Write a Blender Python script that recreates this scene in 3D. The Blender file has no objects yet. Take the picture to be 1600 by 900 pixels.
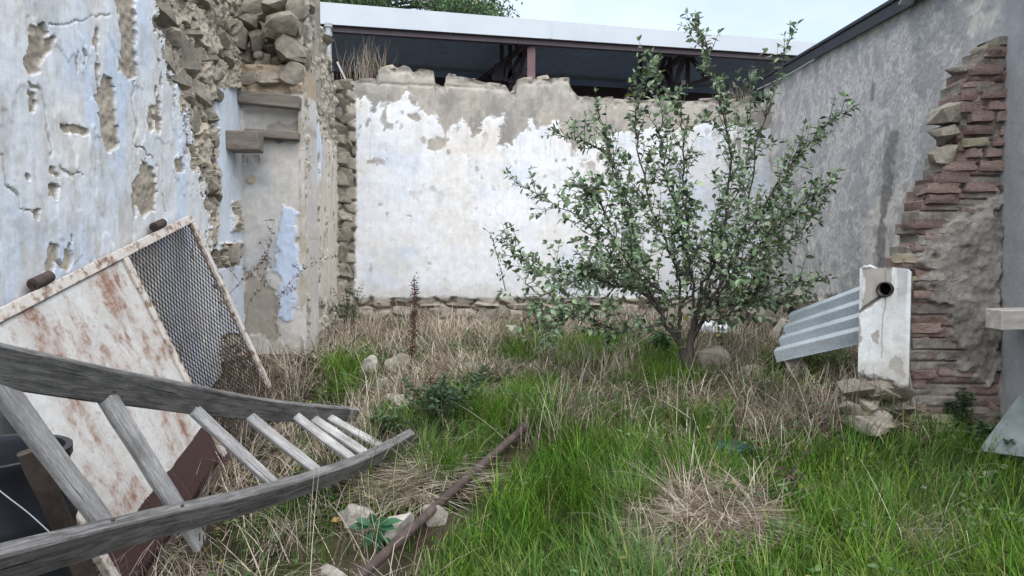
import bpy, bmesh, math, random
import numpy as np
from mathutils import Vector, Matrix, noise as mnoise
random.seed(7); rng = np.random.default_rng(11)
R = math.radians
scene = bpy.context.scene
COL = scene.collection

# ------------------------------------------------------------------ camera, sky, sun, exposure
F, EYE, PITCH = 1150.0, 1.55, math.atan(50/1150)
cam = bpy.data.cameras.new('camera'); camo = bpy.data.objects.new('camera', cam); COL.objects.link(camo)
cam.sensor_width = 36; cam.lens = F/1600*36; cam.clip_end = 2000; cam.clip_start = .02
camo.location = (0, 0, EYE); camo.rotation_euler = (R(90)-PITCH, 0, 0)
scene.camera = camo

SUN_EL, SUN_AZ = 60, 168     # azimuth clockwise from +Y
world = bpy.data.worlds.new('World'); scene.world = world; world.use_nodes = True
wn, wl = world.node_tree.nodes, world.node_tree.links
bg = wn['Background']; bg.inputs['Strength'].default_value = 0.068
sky = wn.new('ShaderNodeTexSky'); sky.sky_type = 'NISHITA'; sky.sun_disc = False
sky.sun_elevation = R(SUN_EL); sky.sun_rotation = R(SUN_AZ); sky.dust_density = 2.0; sky.air_density = 1.0
wtc = wn.new('ShaderNodeTexCoord'); wno = wn.new('ShaderNodeTexNoise')
wno.inputs['Scale'].default_value = 2.6; wno.inputs['Detail'].default_value = 6; wno.inputs['Roughness'].default_value = .6
wmap = wn.new('ShaderNodeMapping'); wmap.inputs['Scale'].default_value = (1, 1, 2.6); wmap.inputs['Location'].default_value = (.55, .2, 0)
wcr = wn.new('ShaderNodeValToRGB'); wcr.color_ramp.elements[0].position = .36; wcr.color_ramp.elements[1].position = .66
wcr.color_ramp.elements[0].color = (.58, .58, .58, 1); wcr.color_ramp.elements[1].color = (1, 1, 1, 1)
wmx = wn.new('ShaderNodeMixRGB'); wmx.inputs['Color2'].default_value = (3.75, 4.3, 5.1, 1)
wl.new(wtc.outputs['Generated'], wmap.inputs['Vector']); wl.new(wmap.outputs['Vector'], wno.inputs['Vector'])
wl.new(wno.outputs['Fac'], wcr.inputs['Fac']); wl.new(wcr.outputs['Color'], wmx.inputs['Fac'])
wl.new(sky.outputs['Color'], wmx.inputs['Color1']); wl.new(wmx.outputs['Color'], bg.inputs['Color'])

sun = bpy.data.lights.new('sun', 'SUN'); suno = bpy.data.objects.new('sun', sun); COL.objects.link(suno)
sun.energy = 1.5; sun.angle = R(95); sun.color = (1, .97, .93)
sd = Vector((math.sin(R(SUN_AZ))*math.cos(R(SUN_EL)), math.cos(R(SUN_AZ))*math.cos(R(SUN_EL)), math.sin(R(SUN_EL))))
suno.rotation_euler = sd.to_track_quat('Z', 'Y').to_euler(); suno.location = (3, -3, 12)
vs = scene.view_settings; vs.view_transform = 'Standard'; vs.look = 'None'; vs.gamma = 1; vs.exposure = 1.88
vs.use_curve_mapping = False
scene.render.resolution_x = 1024; scene.render.resolution_y = 576

# ------------------------------------------------------------------ projection helpers (photo pixel <-> place)
cp, sp = math.cos(PITCH), math.sin(PITCH)
def ray(px, py):
    x = (px-800)/F; y = (450-py)/F
    return Vector((x, cp+y*sp, y*cp-sp))
def at(px, py, Y):
    d = ray(px, py); return Vector((0, 0, EYE)) + d*(Y/d.y)
def on_plane(px, py, o, n):
    d = ray(px, py); c = Vector((0, 0, EYE)); return c + d*((Vector(o)-c).dot(n)/d.dot(n))
def project(X, Y, Z):
    z = Z-EYE; dep = Y*cp - z*sp; up = Y*sp + z*cp
    dep = np.maximum(dep, .05)
    return 800+F*X/dep, 450-F*up/dep

# ------------------------------------------------------------------ numpy noise
def h2(ix, iy, s):
    n = (ix.astype(np.int64)*374761393 + iy.astype(np.int64)*668265263 + s*974634533) & 0xffffffff
    n = ((n ^ (n >> 13))*1274126177) & 0xffffffff
    n = n ^ (n >> 16)
    return (n & 0xffff)/65535.0
def vn(x, y, s=0):
    x = np.asarray(x, float); y = np.asarray(y, float)
    ix = np.floor(x); iy = np.floor(y); fx = x-ix; fy = y-iy
    fx = fx*fx*(3-2*fx); fy = fy*fy*(3-2*fy)
    a = h2(ix, iy, s); b = h2(ix+1, iy, s); c = h2(ix, iy+1, s); d = h2(ix+1, iy+1, s)
    return (a*(1-fx)+b*fx)*(1-fy) + (c*(1-fx)+d*fx)*fy
def fbm(x, y, s=0, o=4):
    t = 0; a = .5; w = 0
    for k in range(o):
        t = t + a*vn(x, y, s+k*17); w += a; a *= .5; x = x*2.03+3.1; y = y*2.03+1.7
    return t/w
def worley(x, y, s=0):
    ix = np.floor(x); iy = np.floor(y); f1 = np.full(x.shape, 9.); f2 = f1.copy(); cid = np.zeros(x.shape)
    for dx in (-1, 0, 1):
        for dy in (-1, 0, 1):
            cx = ix+dx; cy = iy+dy
            px = cx+.15+.7*h2(cx, cy, s); py = cy+.15+.7*h2(cx, cy, s+5)
            d = np.hypot(px-x, py-y); c = h2(cx, cy, s+9)
            cid = np.where(d < f1, c, cid); f2 = np.where(d < f1, f1, np.minimum(f2, d)); f1 = np.minimum(f1, d)
    return f1, f2, cid
def sst(a, b, x):
    t = np.clip((x-a)/(b-a), 0, 1); return t*t*(3-2*t)
def sdf(poly, X, Y):
    P = np.array(poly, float); d = np.full(X.shape, 1e9); ins = np.zeros(X.shape, bool)
    for i in range(len(P)):
        a = P[i-1]; b = P[i]; ab = b-a
        t = np.clip(((X-a[0])*ab[0]+(Y-a[1])*ab[1])/(ab@ab+1e-9), 0, 1)
        d = np.minimum(d, np.hypot(X-a[0]-t*ab[0], Y-a[1]-t*ab[1]))
        c = ((a[1] > Y) != (b[1] > Y))
        xi = a[0]+(Y-a[1])/(b[1]-a[1]+1e-12)*ab[0]
        ins ^= c & (X < xi)
    return np.where(ins, -d, d)
def linedist(pts, X, Y):
    P = np.array(pts, float); d = np.full(X.shape, 1e9)
    for i in range(len(P)-1):
        a = P[i]; ab = P[i+1]-a
        t = np.clip(((X-a[0])*ab[0]+(Y-a[1])*ab[1])/(ab@ab+1e-9), 0, 1)
        d = np.minimum(d, np.hypot(X-a[0]-t*ab[0], Y-a[1]-t*ab[1]))
    return d
def mixc(c, col, m):
    return c*(1-m[..., None]) + np.array(col)*m[..., None]

# ------------------------------------------------------------------ materials
def new_mat(name):
    m = bpy.data.materials.new(name); m.use_nodes = True
    return m, m.node_tree.nodes, m.node_tree.links, m.node_tree.nodes['Principled BSDF']
def ramp(N, L, fac, stops):
    r = N.new('ShaderNodeValToRGB'); e = r.color_ramp.elements
    while len(e) < len(stops): e.new(.5)
    for k, (p, c) in enumerate(stops):
        e[k].position = p; e[k].color = (*c, 1) if len(c) == 3 else c
    L.new(fac, r.inputs['Fac']); return r.outputs['Color']
def noise(N, L, vec, scale, detail=6, rough=.6, dist=0):
    n = N.new('ShaderNodeTexNoise'); n.inputs['Scale'].default_value = scale; n.inputs['Detail'].default_value = detail
    n.inputs['Roughness'].default_value = rough; n.inputs['Distortion'].default_value = dist
    if vec is not None: L.new(vec, n.inputs['Vector'])
    return n.outputs['Fac']
def mixn(N, L, fac, a, b, mode='MIX'):
    m = N.new('ShaderNodeMixRGB'); m.blend_type = mode
    for sock, v in ((0, fac), (1, a), (2, b)):
        if isinstance(v, (int, float)): m.inputs[sock].default_value = v
        elif isinstance(v, tuple): m.inputs[sock].default_value = (*v, 1)
        else: L.new(v, m.inputs[sock])
    return m.outputs[0]
def bump(N, L, b, h, strength, dist=.01):
    k = N.new('ShaderNodeBump'); k.inputs['Strength'].default_value = strength; k.inputs['Distance'].default_value = dist
    L.new(h, k.inputs['Height']); L.new(k.outputs['Normal'], b.inputs['Normal'])
def coords(N, L, scale=(1, 1, 1), rnd=False):
    t = N.new('ShaderNodeTexCoord'); m = N.new('ShaderNodeMapping'); m.inputs['Scale'].default_value = scale
    L.new(t.outputs['Object'], m.inputs['Vector'])
    if rnd:
        o = N.new('ShaderNodeObjectInfo'); mu = N.new('ShaderNodeMath'); mu.operation = 'MULTIPLY'; mu.inputs[1].default_value = 37
        L.new(o.outputs['Random'], mu.inputs[0]); L.new(mu.outputs[0], m.inputs['Location'])
    return m.outputs['Vector']

def mat_attr(name, rough=.92, fine=60, amp=.22, bstr=.35, bdist=.006, spec=.2, streak=0):
    m, N, L, b = new_mat(name)
    a = N.new('ShaderNodeAttribute'); a.attribute_name = 'Col'
    v = coords(N, L)
    n1 = noise(N, L, v, fine, 8, .7); n2 = noise(N, L, v, fine*.16, 6, .65, .4)
    c1 = ramp(N, L, n1, [(.25, (1-amp,)*3), (.75, (1+amp*.6,)*3)])
    c2 = ramp(N, L, n2, [(.3, (1-amp,)*3), (.7, (1+amp*.4,)*3)])
    c = mixn(N, L, 1., a.outputs['Color'], c1, 'MULTIPLY'); c = mixn(N, L, 1., c, c2, 'MULTIPLY')
    if streak:
        v2 = coords(N, L, (9, 9, .7)); n3 = noise(N, L, v2, 3, 5, .6)
        c = mixn(N, L, 1., c, ramp(N, L, n3, [(.35, (1-streak,)*3), (.62, (1.04,)*3)]), 'MULTIPLY')
    L.new(c, b.inputs['Base Color']); b.inputs['Roughness'].default_value = rough
    b.inputs['Specular IOR Level'].default_value = spec
    bump(N, L, b, mixn(N, L, .5, n1, n2), bstr, bdist)
    return m
def mat_noise(name, stops, scale=6, fine=70, rough=.9, bstr=.5, bdist=.01, spec=.25, stretch=(1, 1, 1), rnd=False, metallic=0, var=0, fc=.25):
    m, N, L, b = new_mat(name); v = coords(N, L, stretch, rnd)
    n1 = noise(N, L, v, scale, 8, .65, .3); n2 = noise(N, L, v, fine, 6, .7)
    c = ramp(N, L, n1, stops)
    c = mixn(N, L, 1., c, ramp(N, L, n2, [(.25, (1-fc,)*3), (.75, (1+fc*.48,)*3)]), 'MULTIPLY')
    if var:
        o = N.new('ShaderNodeObjectInfo')
        c = mixn(N, L, 1., c, ramp(N, L, o.outputs['Random'], [(0, (1-var, 1-var*1.05, 1-var*1.1)), (1, (1+var*.7, 1+var*.65, 1+var*.6))]), 'MULTIPLY')
    L.new(c, b.inputs['Base Color']); b.inputs['Roughness'].default_value = rough
    b.inputs['Specular IOR Level'].default_value = spec; b.inputs['Metallic'].default_value = metallic
    bump(N, L, b, mixn(N, L, .45, n1, n2), bstr, bdist)
    return m
def mat_plain(name, col, rough=.7, spec=.3):
    return mat_noise(name, [(.3, tuple(x*.8 for x in col)), (.7, tuple(min(1, x*1.15) for x in col))], 5, 50, rough, .2, .004, spec)
def mat_leaf(name, rough=.5, trans=.35, spec=.35):
    m, N, L, b = new_mat(name)
    a = N.new('ShaderNodeAttribute'); a.attribute_name = 'Col'
    L.new(a.outputs['Color'], b.inputs['Base Color']); b.inputs['Roughness'].default_value = rough
    b.inputs['Specular IOR Level'].default_value = spec
    t = N.new('ShaderNodeBsdfTranslucent'); L.new(a.outputs['Color'], t.inputs['Color'])
    mx = N.new('ShaderNodeMixShader'); mx.inputs[0].default_value = trans
    L.new(b.outputs[0], mx.inputs[1]); L.new(t.outputs[0], mx.inputs[2])
    L.new(mx.outputs[0], N['Material Output'].inputs['Surface'])
    return m

M = {}
M['plaster'] = mat_attr('plaster', .95, 75, .15, .45, .006, .12, .03)
M['render'] = mat_attr('cement_render', .9, 45, .2, .25, .005, .15)
M['mortar'] = mat_attr('rough_mortar', .95, 90, .35, 1.0, .02, .1)
M['soil'] = mat_attr('soil', 1, 35, .4, .9, .03, .05)
M['stone'] = mat_noise('stone', [(.25, (.17, .155, .135)), (.5, (.33, .30, .255)), (.75, (.46, .415, .34))], 5, 45, .95, .9, .03, .12, rnd=True, var=.32)
M['pale_stone'] = mat_noise('pale_stone', [(.25, (.22, .205, .18)), (.5, (.38, .36, .32)), (.75, (.52, .50, .46))], 5, 40, .95, .8, .02, .12, rnd=True, var=.15)
M['field_stone'] = mat_noise('field_stone', [(.25, (.20, .185, .16)), (.5, (.35, .32, .28)), (.75, (.47, .44, .38))], 5, 40, .95, .8, .02, .12, rnd=True, var=.2)
M['brick'] = mat_noise('brick', [(.2, (.14, .095, .085)), (.38, (.245, .14, .125)), (.48, (.29, .195, .175)), (.56, (.29, .255, .23)), (.72, (.34, .31, .28))], 7, 60, .95, .8, .012, .1, rnd=True, var=.3)
M['pale_brick'] = mat_noise('pale_brick', [(.2, (.32, .27, .20)), (.5, (.45, .40, .30)), (.8, (.52, .47, .38))], 7, 60, .95, .9, .015, .1, rnd=True, var=.15)
M['grey_wood'] = mat_noise('grey_wood', [(.25, (.13, .125, .12)), (.5, (.24, .23, .22)), (.75, (.36, .35, .34))], 9, 60, .85, .7, .008, .2, stretch=(1, 1, 1))
M['old_beam'] = mat_noise('old_beam', [(.25, (.10, .085, .075)), (.5, (.20, .175, .15)), (.75, (.30, .27, .24))], 6, 50, .9, .9, .01, .15, stretch=(.35, 3, 3))
M['bark'] = mat_noise('bark', [(.3, (.045, .037, .034)), (.7, (.12, .10, .09))], 20, 90, .9, .8, .006, .15, stretch=(1, 1, .3))
M['rust'] = mat_noise('rusty_pipe', [(.2, (.03, .022, .02)), (.5, (.062, .045, .04)), (.8, (.115, .09, .08))], 10, 90, .85, .6, .004, .3)
M['steel_frame'] = mat_noise('rusty_painted_frame', [(.3, (.12, .07, .05)), (.42, (.30, .22, .17)), (.5, (.55, .50, .45)), (.8, (.62, .58, .54))], 14, 80, .7, .5, .003, .3)
M['dark_wire'] = mat_noise('dark_wire', [(.3, (.018, .014, .013)), (.7, (.055, .036, .03))], 12, 80, .75, .3, .002, .3)
M['black_plastic'] = mat_plain('black_plastic', (.012, .014, .02), .4, .4)
M['zinc'] = mat_noise('zinc_sheet', [(.25, (.36, .41, .45)), (.5, (.46, .51, .55)), (.75, (.53, .57, .61))], 4, 50, .55, .25, .003, .3, metallic=.1)
M['fascia'] = mat_noise('pale_metal_fascia', [(.3, (.44, .485, .53)), (.7, (.51, .555, .60))], 1.2, 30, .5, .05, .002, .35, fc=.05)
M['shed_dark'] = mat_plain('dark_cladding', (.34, .42, .54), .7, .2)
M['shed_steel'] = mat_plain('dark_brown_steel', (.09, .07, .08), .6, .3)
M['roof_dark'] = mat_plain('dark_roof_edge', (.035, .038, .045), .6, .3)
M['leaf'] = mat_leaf('tree_leaf', .45, .25, .4)
M['grass'] = mat_leaf('grass_blade', .65, .28, .12)
M['straw'] = mat_leaf('straw', .8, .2, .15)
M['plastic_white'] = mat_plain('white_plastic', (.62, .66, .70), .5, .3)
M['plastic_teal'] = mat_plain('teal_plastic', (.03, .075, .08), .35, .45)
M['pvc'] = mat_plain('grey_pvc', (.36, .38, .40), .5, .3)
M['pale_wood'] = mat_noise('pale_board', [(.3, (.34, .30, .27)), (.7, (.60, .57, .54))], 7, 60, .8, .5, .006, .2, stretch=(.4, 3, 3))

def mat_gate_sheet():
    m, N, L, b = new_mat('rusty_painted_sheet'); v = coords(N, L); vs_ = coords(N, L, (1.5, .45, 1))
    big = noise(N, L, vs_, 2.4, 8, .62, .6); med = noise(N, L, v, 9, 9, .72, .3); fine = noise(N, L, v, 60, 6, .7)
    s = mixn(N, L, .5, big, med)
    rustc = ramp(N, L, fine, [(.3, (.14, .075, .05)), (.55, (.27, .155, .10)), (.75, (.38, .27, .20))])
    white = ramp(N, L, med, [(.3, (.40, .375, .34)), (.55, (.56, .555, .54)), (.75, (.62, .64, .66))])
    fac = ramp(N, L, s, [(.49, (0, 0, 0)), (.60, (1, 1, 1))])
    c = mixn(N, L, fac, white, rustc)
    # straw-thin scratches and flecks in the paint
    sc = coords(N, L, (30, 6, 1)); n3 = noise(N, L, sc, 4, 4, .6, .8)
    c = mixn(N, L, ramp(N, L, n3, [(.60, (0, 0, 0)), (.68, (.8, .8, .8))]), c, (.27, .17, .12))
    # maroon primer on the lower band of the leaf
    sep = N.new('ShaderNodeSeparateXYZ'); L.new(v, sep.inputs[0])
    ma = N.new('ShaderNodeMath'); ma.operation = 'MULTIPLY_ADD'; ma.inputs[1].default_value = .05; L.new(med, ma.inputs[0]); L.new(sep.outputs['Y'], ma.inputs[2])
    gt = N.new('ShaderNodeMath'); gt.operation = 'GREATER_THAN'; gt.inputs[1].default_value = 1.33; L.new(ma.outputs[0], gt.inputs[0])
    c = mixn(N, L, gt.outputs[0], c, ramp(N, L, fine, [(.3, (.038, .022, .021)), (.7, (.07, .038, .035))]))
    L.new(c, b.inputs['Base Color']); b.inputs['Roughness'].default_value = .62; b.inputs['Specular IOR Level'].default_value = .3
    bump(N, L, b, s, .4, .006); return m
M['gate_sheet'] = mat_gate_sheet()
def mat_wood_sweep(name, stops):
    # grain follows the sweep's own UV: u across, v along the board
    m, N, L, b = new_mat(name)
    u = N.new('ShaderNodeUVMap'); mp = N.new('ShaderNodeMapping'); mp.inputs['Scale'].default_value = (16, 1.1, 1); L.new(u.outputs[0], mp.inputs[0])
    o = N.new('ShaderNodeObjectInfo'); mu = N.new('ShaderNodeMath'); mu.operation = 'MULTIPLY'; mu.inputs[1].default_value = 23
    L.new(o.outputs['Random'], mu.inputs[0]); L.new(mu.outputs[0], mp.inputs['Location'])
    g = noise(N, L, mp.outputs[0], 3.2, 8, .62, 1.1)
    mp2 = N.new('ShaderNodeMapping'); mp2.inputs['Scale'].default_value = (60, 5, 1); L.new(u.outputs[0], mp2.inputs[0])
    f = noise(N, L, mp2.outputs[0], 5, 5, .7, .3); w = noise(N, L, coords(N, L), 8, 6, .6)
    c = ramp(N, L, g, [(.25, stops[0]), (.45, stops[1]), (.6, stops[2]), (.78, stops[3])])
    c = mixn(N, L, 1., c, ramp(N, L, f, [(.3, (.62,)*3), (.65, (1.1,)*3)]), 'MULTIPLY')
    c = mixn(N, L, 1., c, ramp(N, L, w, [(.3, (.75,)*3), (.65, (1.12,)*3)]), 'MULTIPLY')
    mp3 = N.new('ShaderNodeMapping'); mp3.inputs['Scale'].default_value = (38, .9, 1); L.new(u.outputs[0], mp3.inputs[0]); L.new(mu.outputs[0], mp3.inputs['Location'])
    sp_l = noise(N, L, mp3.outputs[0], 2.2, 3, .5, .5)
    spl = ramp(N, L, sp_l, [(.30, (.30,)*3), (.345, (1,)*3)]); c = mixn(N, L, 1., c, spl, 'MULTIPLY')      # drying splits along the grain
    L.new(c, b.inputs['Base Color']); b.inputs['Roughness'].default_value = .85; b.inputs['Specular IOR Level'].default_value = .2
    hm = mixn(N, L, .5, g, f); bump(N, L, b, mixn(N, L, .5, hm, spl), 1.0, .008); return m
M['board'] = mat_wood_sweep('weathered_rail', [(.06, .059, .058), (.125, .122, .119), (.20, .195, .19), (.30, .295, .29)])
M['rung'] = mat_wood_sweep('weathered_rung', [(.22, .215, .21), (.34, .335, .33), (.45, .44, .435), (.55, .54, .535)])
def mat_glass():
    m, N, L, b = new_mat('cloudy_pane'); v = coords(N, L); n = noise(N, L, v, 5, 6, .6)
    L.new(ramp(N, L, n, [(.3, (.12, .15, .15)), (.7, (.26, .30, .30))]), b.inputs['Base Color'])
    b.inputs['Roughness'].default_value = .35; b.inputs['Alpha'].default_value = .7; return m
M['pane'] = mat_glass()

# ------------------------------------------------------------------ object helpers
def tag(o, label=None, cat=None, group=None, kind=None):
    if label: o['label'] = label
    if cat: o['category'] = cat
    if group: o['group'] = group
    if kind: o['kind'] = kind
    return o
def thing(name, loc, label, cat, group=None, mat4=None):
    o = bpy.data.objects.new(name, None); COL.objects.link(o); o.empty_display_size = .2
    if mat4 is not None: o.matrix_basis = mat4
    else: o.location = loc
    return tag(o, label, cat, group)
def link(name, me, mat, parent=None, world_coords=True):
    o = bpy.data.objects.new(name, me); COL.objects.link(o)
    if mat is not None and not me.materials: me.materials.append(mat)
    if parent is not None:
        o.parent = parent
        if world_coords: o.matrix_parent_inverse = parent.matrix_basis.inverted()
    return o
def mesh_np(name, V, Fq, col=None, smooth=True, sharp=None, uv=None):
    V = np.asarray(V, np.float32); Fq = np.asarray(Fq, np.int32); k = Fq.shape[1]
    me = bpy.data.meshes.new(name)
    me.vertices.add(len(V)); me.vertices.foreach_set('co', V.ravel())
    me.loops.add(Fq.size); me.loops.foreach_set('vertex_index', Fq.ravel())
    me.polygons.add(len(Fq)); me.polygons.foreach_set('loop_start', np.arange(0, Fq.size, k, dtype=np.int32))
    me.polygons.foreach_set('use_smooth', np.full(len(Fq), smooth, bool))
    me.update(calc_edges=True); me.validate()
    if col is not None:
        c = np.ones((len(V), 4), np.float32); c[:, :3] = np.clip(col, 0, 1)
        me.color_attributes.new('Col', 'FLOAT_COLOR', 'POINT').data.foreach_set('color', c.ravel())
    if sharp: me.set_sharp_from_angle(angle=R(sharp))
    return me
def solo(name, me, mat, base, label, cat, group=None, kind=None):
    base = Vector(base); me.transform(Matrix.Translation(-base))
    o = link(name, me, mat); o.location = base
    return tag(o, label, cat, group, kind)
class BM:
    """collects boxes, bars and tubes into one mesh"""
    def __init__(s): s.V = []; s.F = []
    def poly(s, vs, fs):
        n = len(s.V); s.V += [tuple(v) for v in vs]; s.F += [tuple(i+n for i in f) for f in fs]
    def box(s, c, size, rot=None):
        c = Vector(c); m = rot.to_matrix() if rot is not None else Matrix.Identity(3)
        vs = [c + m @ Vector((x*size[0]/2, y*size[1]/2, z*size[2]/2)) for x in (-1, 1) for y in (-1, 1) for z in (-1, 1)]
        s.poly(vs, [(0, 1, 3, 2), (4, 6, 7, 5), (0, 4, 5, 1), (2, 3, 7, 6), (0, 2, 6, 4), (1, 5, 7, 3)]); return s
    def bar(s, a, b, w, h, up=(0, 0, 1)):
        a = Vector(a); b = Vector(b); d = (b-a).normalized(); up = Vector(up)
        if abs(d.dot(up)) > .98: up = Vector((1, 0, 0))
        x = d.cross(up).normalized(); y = x.cross(d)
        vs = [p + x*(i*w/2) + y*(j*h/2) for p in (a, b) for i, j in ((-1, -1), (1, -1), (1, 1), (-1, 1))]
        s.poly(vs, [(0, 1, 2, 3), (7, 6, 5, 4), (0, 4, 5, 1), (1, 5, 6, 2), (2, 6, 7, 3), (3, 7, 4, 0)]); return s
    def tube(s, pts, rad, n=8, caps=True):
        pts = [Vector(p) for p in pts]; rings = []; up = Vector((.13, .21, .97))
        if not hasattr(rad, '__len__'): rad = [rad]*len(pts)
        base = len(s.V)
        for i, p in enumerate(pts):
            d = (pts[min(i+1, len(pts)-1)] - pts[max(i-1, 0)]).normalized()
            if abs(d.dot(up)) > .97: up = Vector((1, .1, 0))
            x = d.cross(up).normalized(); y = x.cross(d); up = y if abs(y.dot(d)) < .9 else up
            for k in range(n):
                a = 2*math.pi*k/n; s.V.append(tuple(p + (x*math.cos(a)+y*math.sin(a))*rad[i]))
        for i in range(len(pts)-1):
            for k in range(n):
                k2 = (k+1) % n; s.F.append((base+i*n+k, base+i*n+k2, base+(i+1)*n+k2, base+(i+1)*n+k))
        if caps:
            s.F.append(tuple(base+k for k in range(n-1, -1, -1))); s.F.append(tuple(base+(len(pts)-1)*n+k for k in range(n)))
        return s
    def mesh(s, name, smooth=None, bevel=0):
        me = bpy.data.meshes.new(name); me.from_pydata(s.V, [], s.F); me.update()
        b = bmesh.new(); b.from_mesh(me); bmesh.ops.recalc_face_normals(b, faces=b.faces)
        if bevel: bmesh.ops.bevel(b, geom=b.edges[:], offset=bevel, segments=1, affect='EDGES')
        b.to_mesh(me); b.free()
        if smooth:
            me.polygons.foreach_set('use_smooth', np.ones(len(me.polygons), bool)); me.set_sharp_from_angle(angle=R(smooth))
        return me
    def build(s, name, mat, parent=None, smooth=None, bevel=0, world_coords=True):
        return link(name, s.mesh(name, smooth, bevel), mat, parent, world_coords)

def catmull(P, n):
    P = [np.array(p, float) for p in P]; Q = [2*P[0]-P[1]] + P + [2*P[-1]-P[-2]]; out = []
    for i in range(1, len(Q)-2):
        for t in np.linspace(0, 1, n, endpoint=False):
            a, b, c, d = Q[i-1:i+3]
            out.append(.5*((2*b)+(c-a)*t+(2*a-5*b+4*c-d)*t*t+(3*b-a-3*c+d)*t**3))
    out.append(P[-1]); return [Vector(o) for o in out]

# stones: a dozen irregular shapes shared by all
def stone_mesh(seed, flat=.0, mat=None, ang=.5):
    r = random.Random(seed); b = bmesh.new()
    for k in range(13):
        v = Vector((r.uniform(-1, 1), r.uniform(-1, 1), r.uniform(-1, 1)))
        m = max(abs(v.x), abs(v.y), abs(v.z)); v = v/m*(1-ang) + v.normalized()*ang
        b.verts.new(v*.5*r.uniform(.85, 1.0))
    res = bmesh.ops.convex_hull(b, input=b.verts[:])
    bmesh.ops.delete(b, geom=[g for g in res['geom_interior'] if isinstance(g, bmesh.types.BMVert)], context='VERTS')
    bmesh.ops.subdivide_edges(b, edges=b.edges[:], cuts=1, use_grid_fill=True)
    bmesh.ops.smooth_vert(b, verts=b.verts[:], factor=.22, use_axis_x=True, use_axis_y=True, use_axis_z=True)
    if mat in (M['pale_stone'], M['field_stone']): bmesh.ops.subdivide_edges(b, edges=b.edges[:], cuts=1, use_grid_fill=True)
    for v in b.verts: v.co += v.co.normalized()*(.05*mnoise.noise(v.co*8+Vector((seed, 2, 0)))+.10*mnoise.noise(v.co*3.1+Vector((seed*3.3, 0, 0))))
    bmesh.ops.recalc_face_normals(b, faces=b.faces)
    me = bpy.data.meshes.new('stone'); b.to_mesh(me); b.free(); me.materials.append(mat)
    me.polygons.foreach_set('use_smooth', np.ones(len(me.polygons), bool)); me.set_sharp_from_angle(angle=R(28))
    return me
STONES = [stone_mesh(i, 0, M['stone'], .45) for i in range(12)]
BLOCKS = [stone_mesh(40+i, 0, M['stone'], .12) for i in range(8)]
PALE = [stone_mesh(70+i, 0, M['pale_stone'], .5) for i in range(6)]
FIELD = [stone_mesh(90+i, 0, M['field_stone'], .3) for i in range(6)]
def put_stone(parent, loc, size, rot=(0, 0, 0), pool=STONES, name='stone'):
    o = bpy.data.objects.new(name, random.choice(pool)); COL.objects.link(o)
    o.location = loc; o.rotation_euler = rot; o.scale = size
    if parent is not None:
        o.parent = parent; o.matrix_parent_inverse = parent.matrix_basis.inverted()
    return o

# relief sheet: a wall face as a height field with a ragged top and its own thickness
def sheet(name, p0, p1, z0, top, nu, nz, fun, thick, mat, parent):
    p0 = np.array(p0, float); p1 = np.array(p1, float); L = np.linalg.norm(p1-p0); d = (p1-p0)/L
    n = np.array((d[1], -d[0]))          # towards the yard when going left -> right as seen from the yard
    u = np.linspace(0, L, nu+1); t = np.linspace(0, 1, nz+1)
    tp = np.array([top(x) for x in u]) if callable(top) else np.full(nu+1, top)
    U, T = np.meshgrid(u, t); Z = z0 + (tp[None, :]-z0)*T
    X = p0[0]+d[0]*U; Y = p0[1]+d[1]*U
    PX, PY = project(X, Y, Z)
    H, C = fun(U, Z, PX, PY)
    V = np.stack([X+n[0]*H, Y+n[1]*H, Z], -1)
    # returns: two extra rows over the top and down the back, one extra column at each end
    def row(Vr, dep, z=None):
        w = Vr.copy(); w[:, 0] = X[-1]-n[0]*dep; w[:, 1] = Y[-1]-n[1]*dep
        if z is not None: w[:, 2] = z
        return w
    wob = (fbm(u*6, u*0+4, 3)-.5)*.10
    rows = [V] + [row(V[-1], thick*f, V[-1][:, 2]+wob*g)[None] for f, g in ((.33, 1), (.66, .6), (1, 0))] + [row(V[-1], thick, z0)[None]]
    V = np.concatenate(rows, 0); C = np.concatenate([C]+[C[-1:]]*4, 0)
    def colm(i, dep):
        w = V[:, i].copy(); w[:nz+1, 0] = X[:, i]-n[0]*dep; w[:nz+1, 1] = Y[:, i]-n[1]*dep; return w[:, None]
    V = np.concatenate([colm(0, thick), colm(0, thick*.5), V, colm(-1, thick*.5), colm(-1, thick)], 1)
    C = np.concatenate([C[:, :1]]*2+[C]+[C[:, -1:]]*2, 1)
    nr, nc = V.shape[:2]; idx = np.arange(nr*nc).reshape(nr, nc)
    Fq = np.stack([idx[:-1, :-1], idx[:-1, 1:], idx[1:, 1:], idx[1:, :-1]], -1).reshape(-1, 4)
    me = mesh_np(name, V.reshape(-1, 3), Fq, C.reshape(-1, 3), True, 32)
    return link(name, me, mat, parent)
def poly_top(pts):
    xs = [p[0] for p in pts]; ys = [p[1] for p in pts]
    return lambda u: float(np.interp(u, xs, ys))

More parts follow.
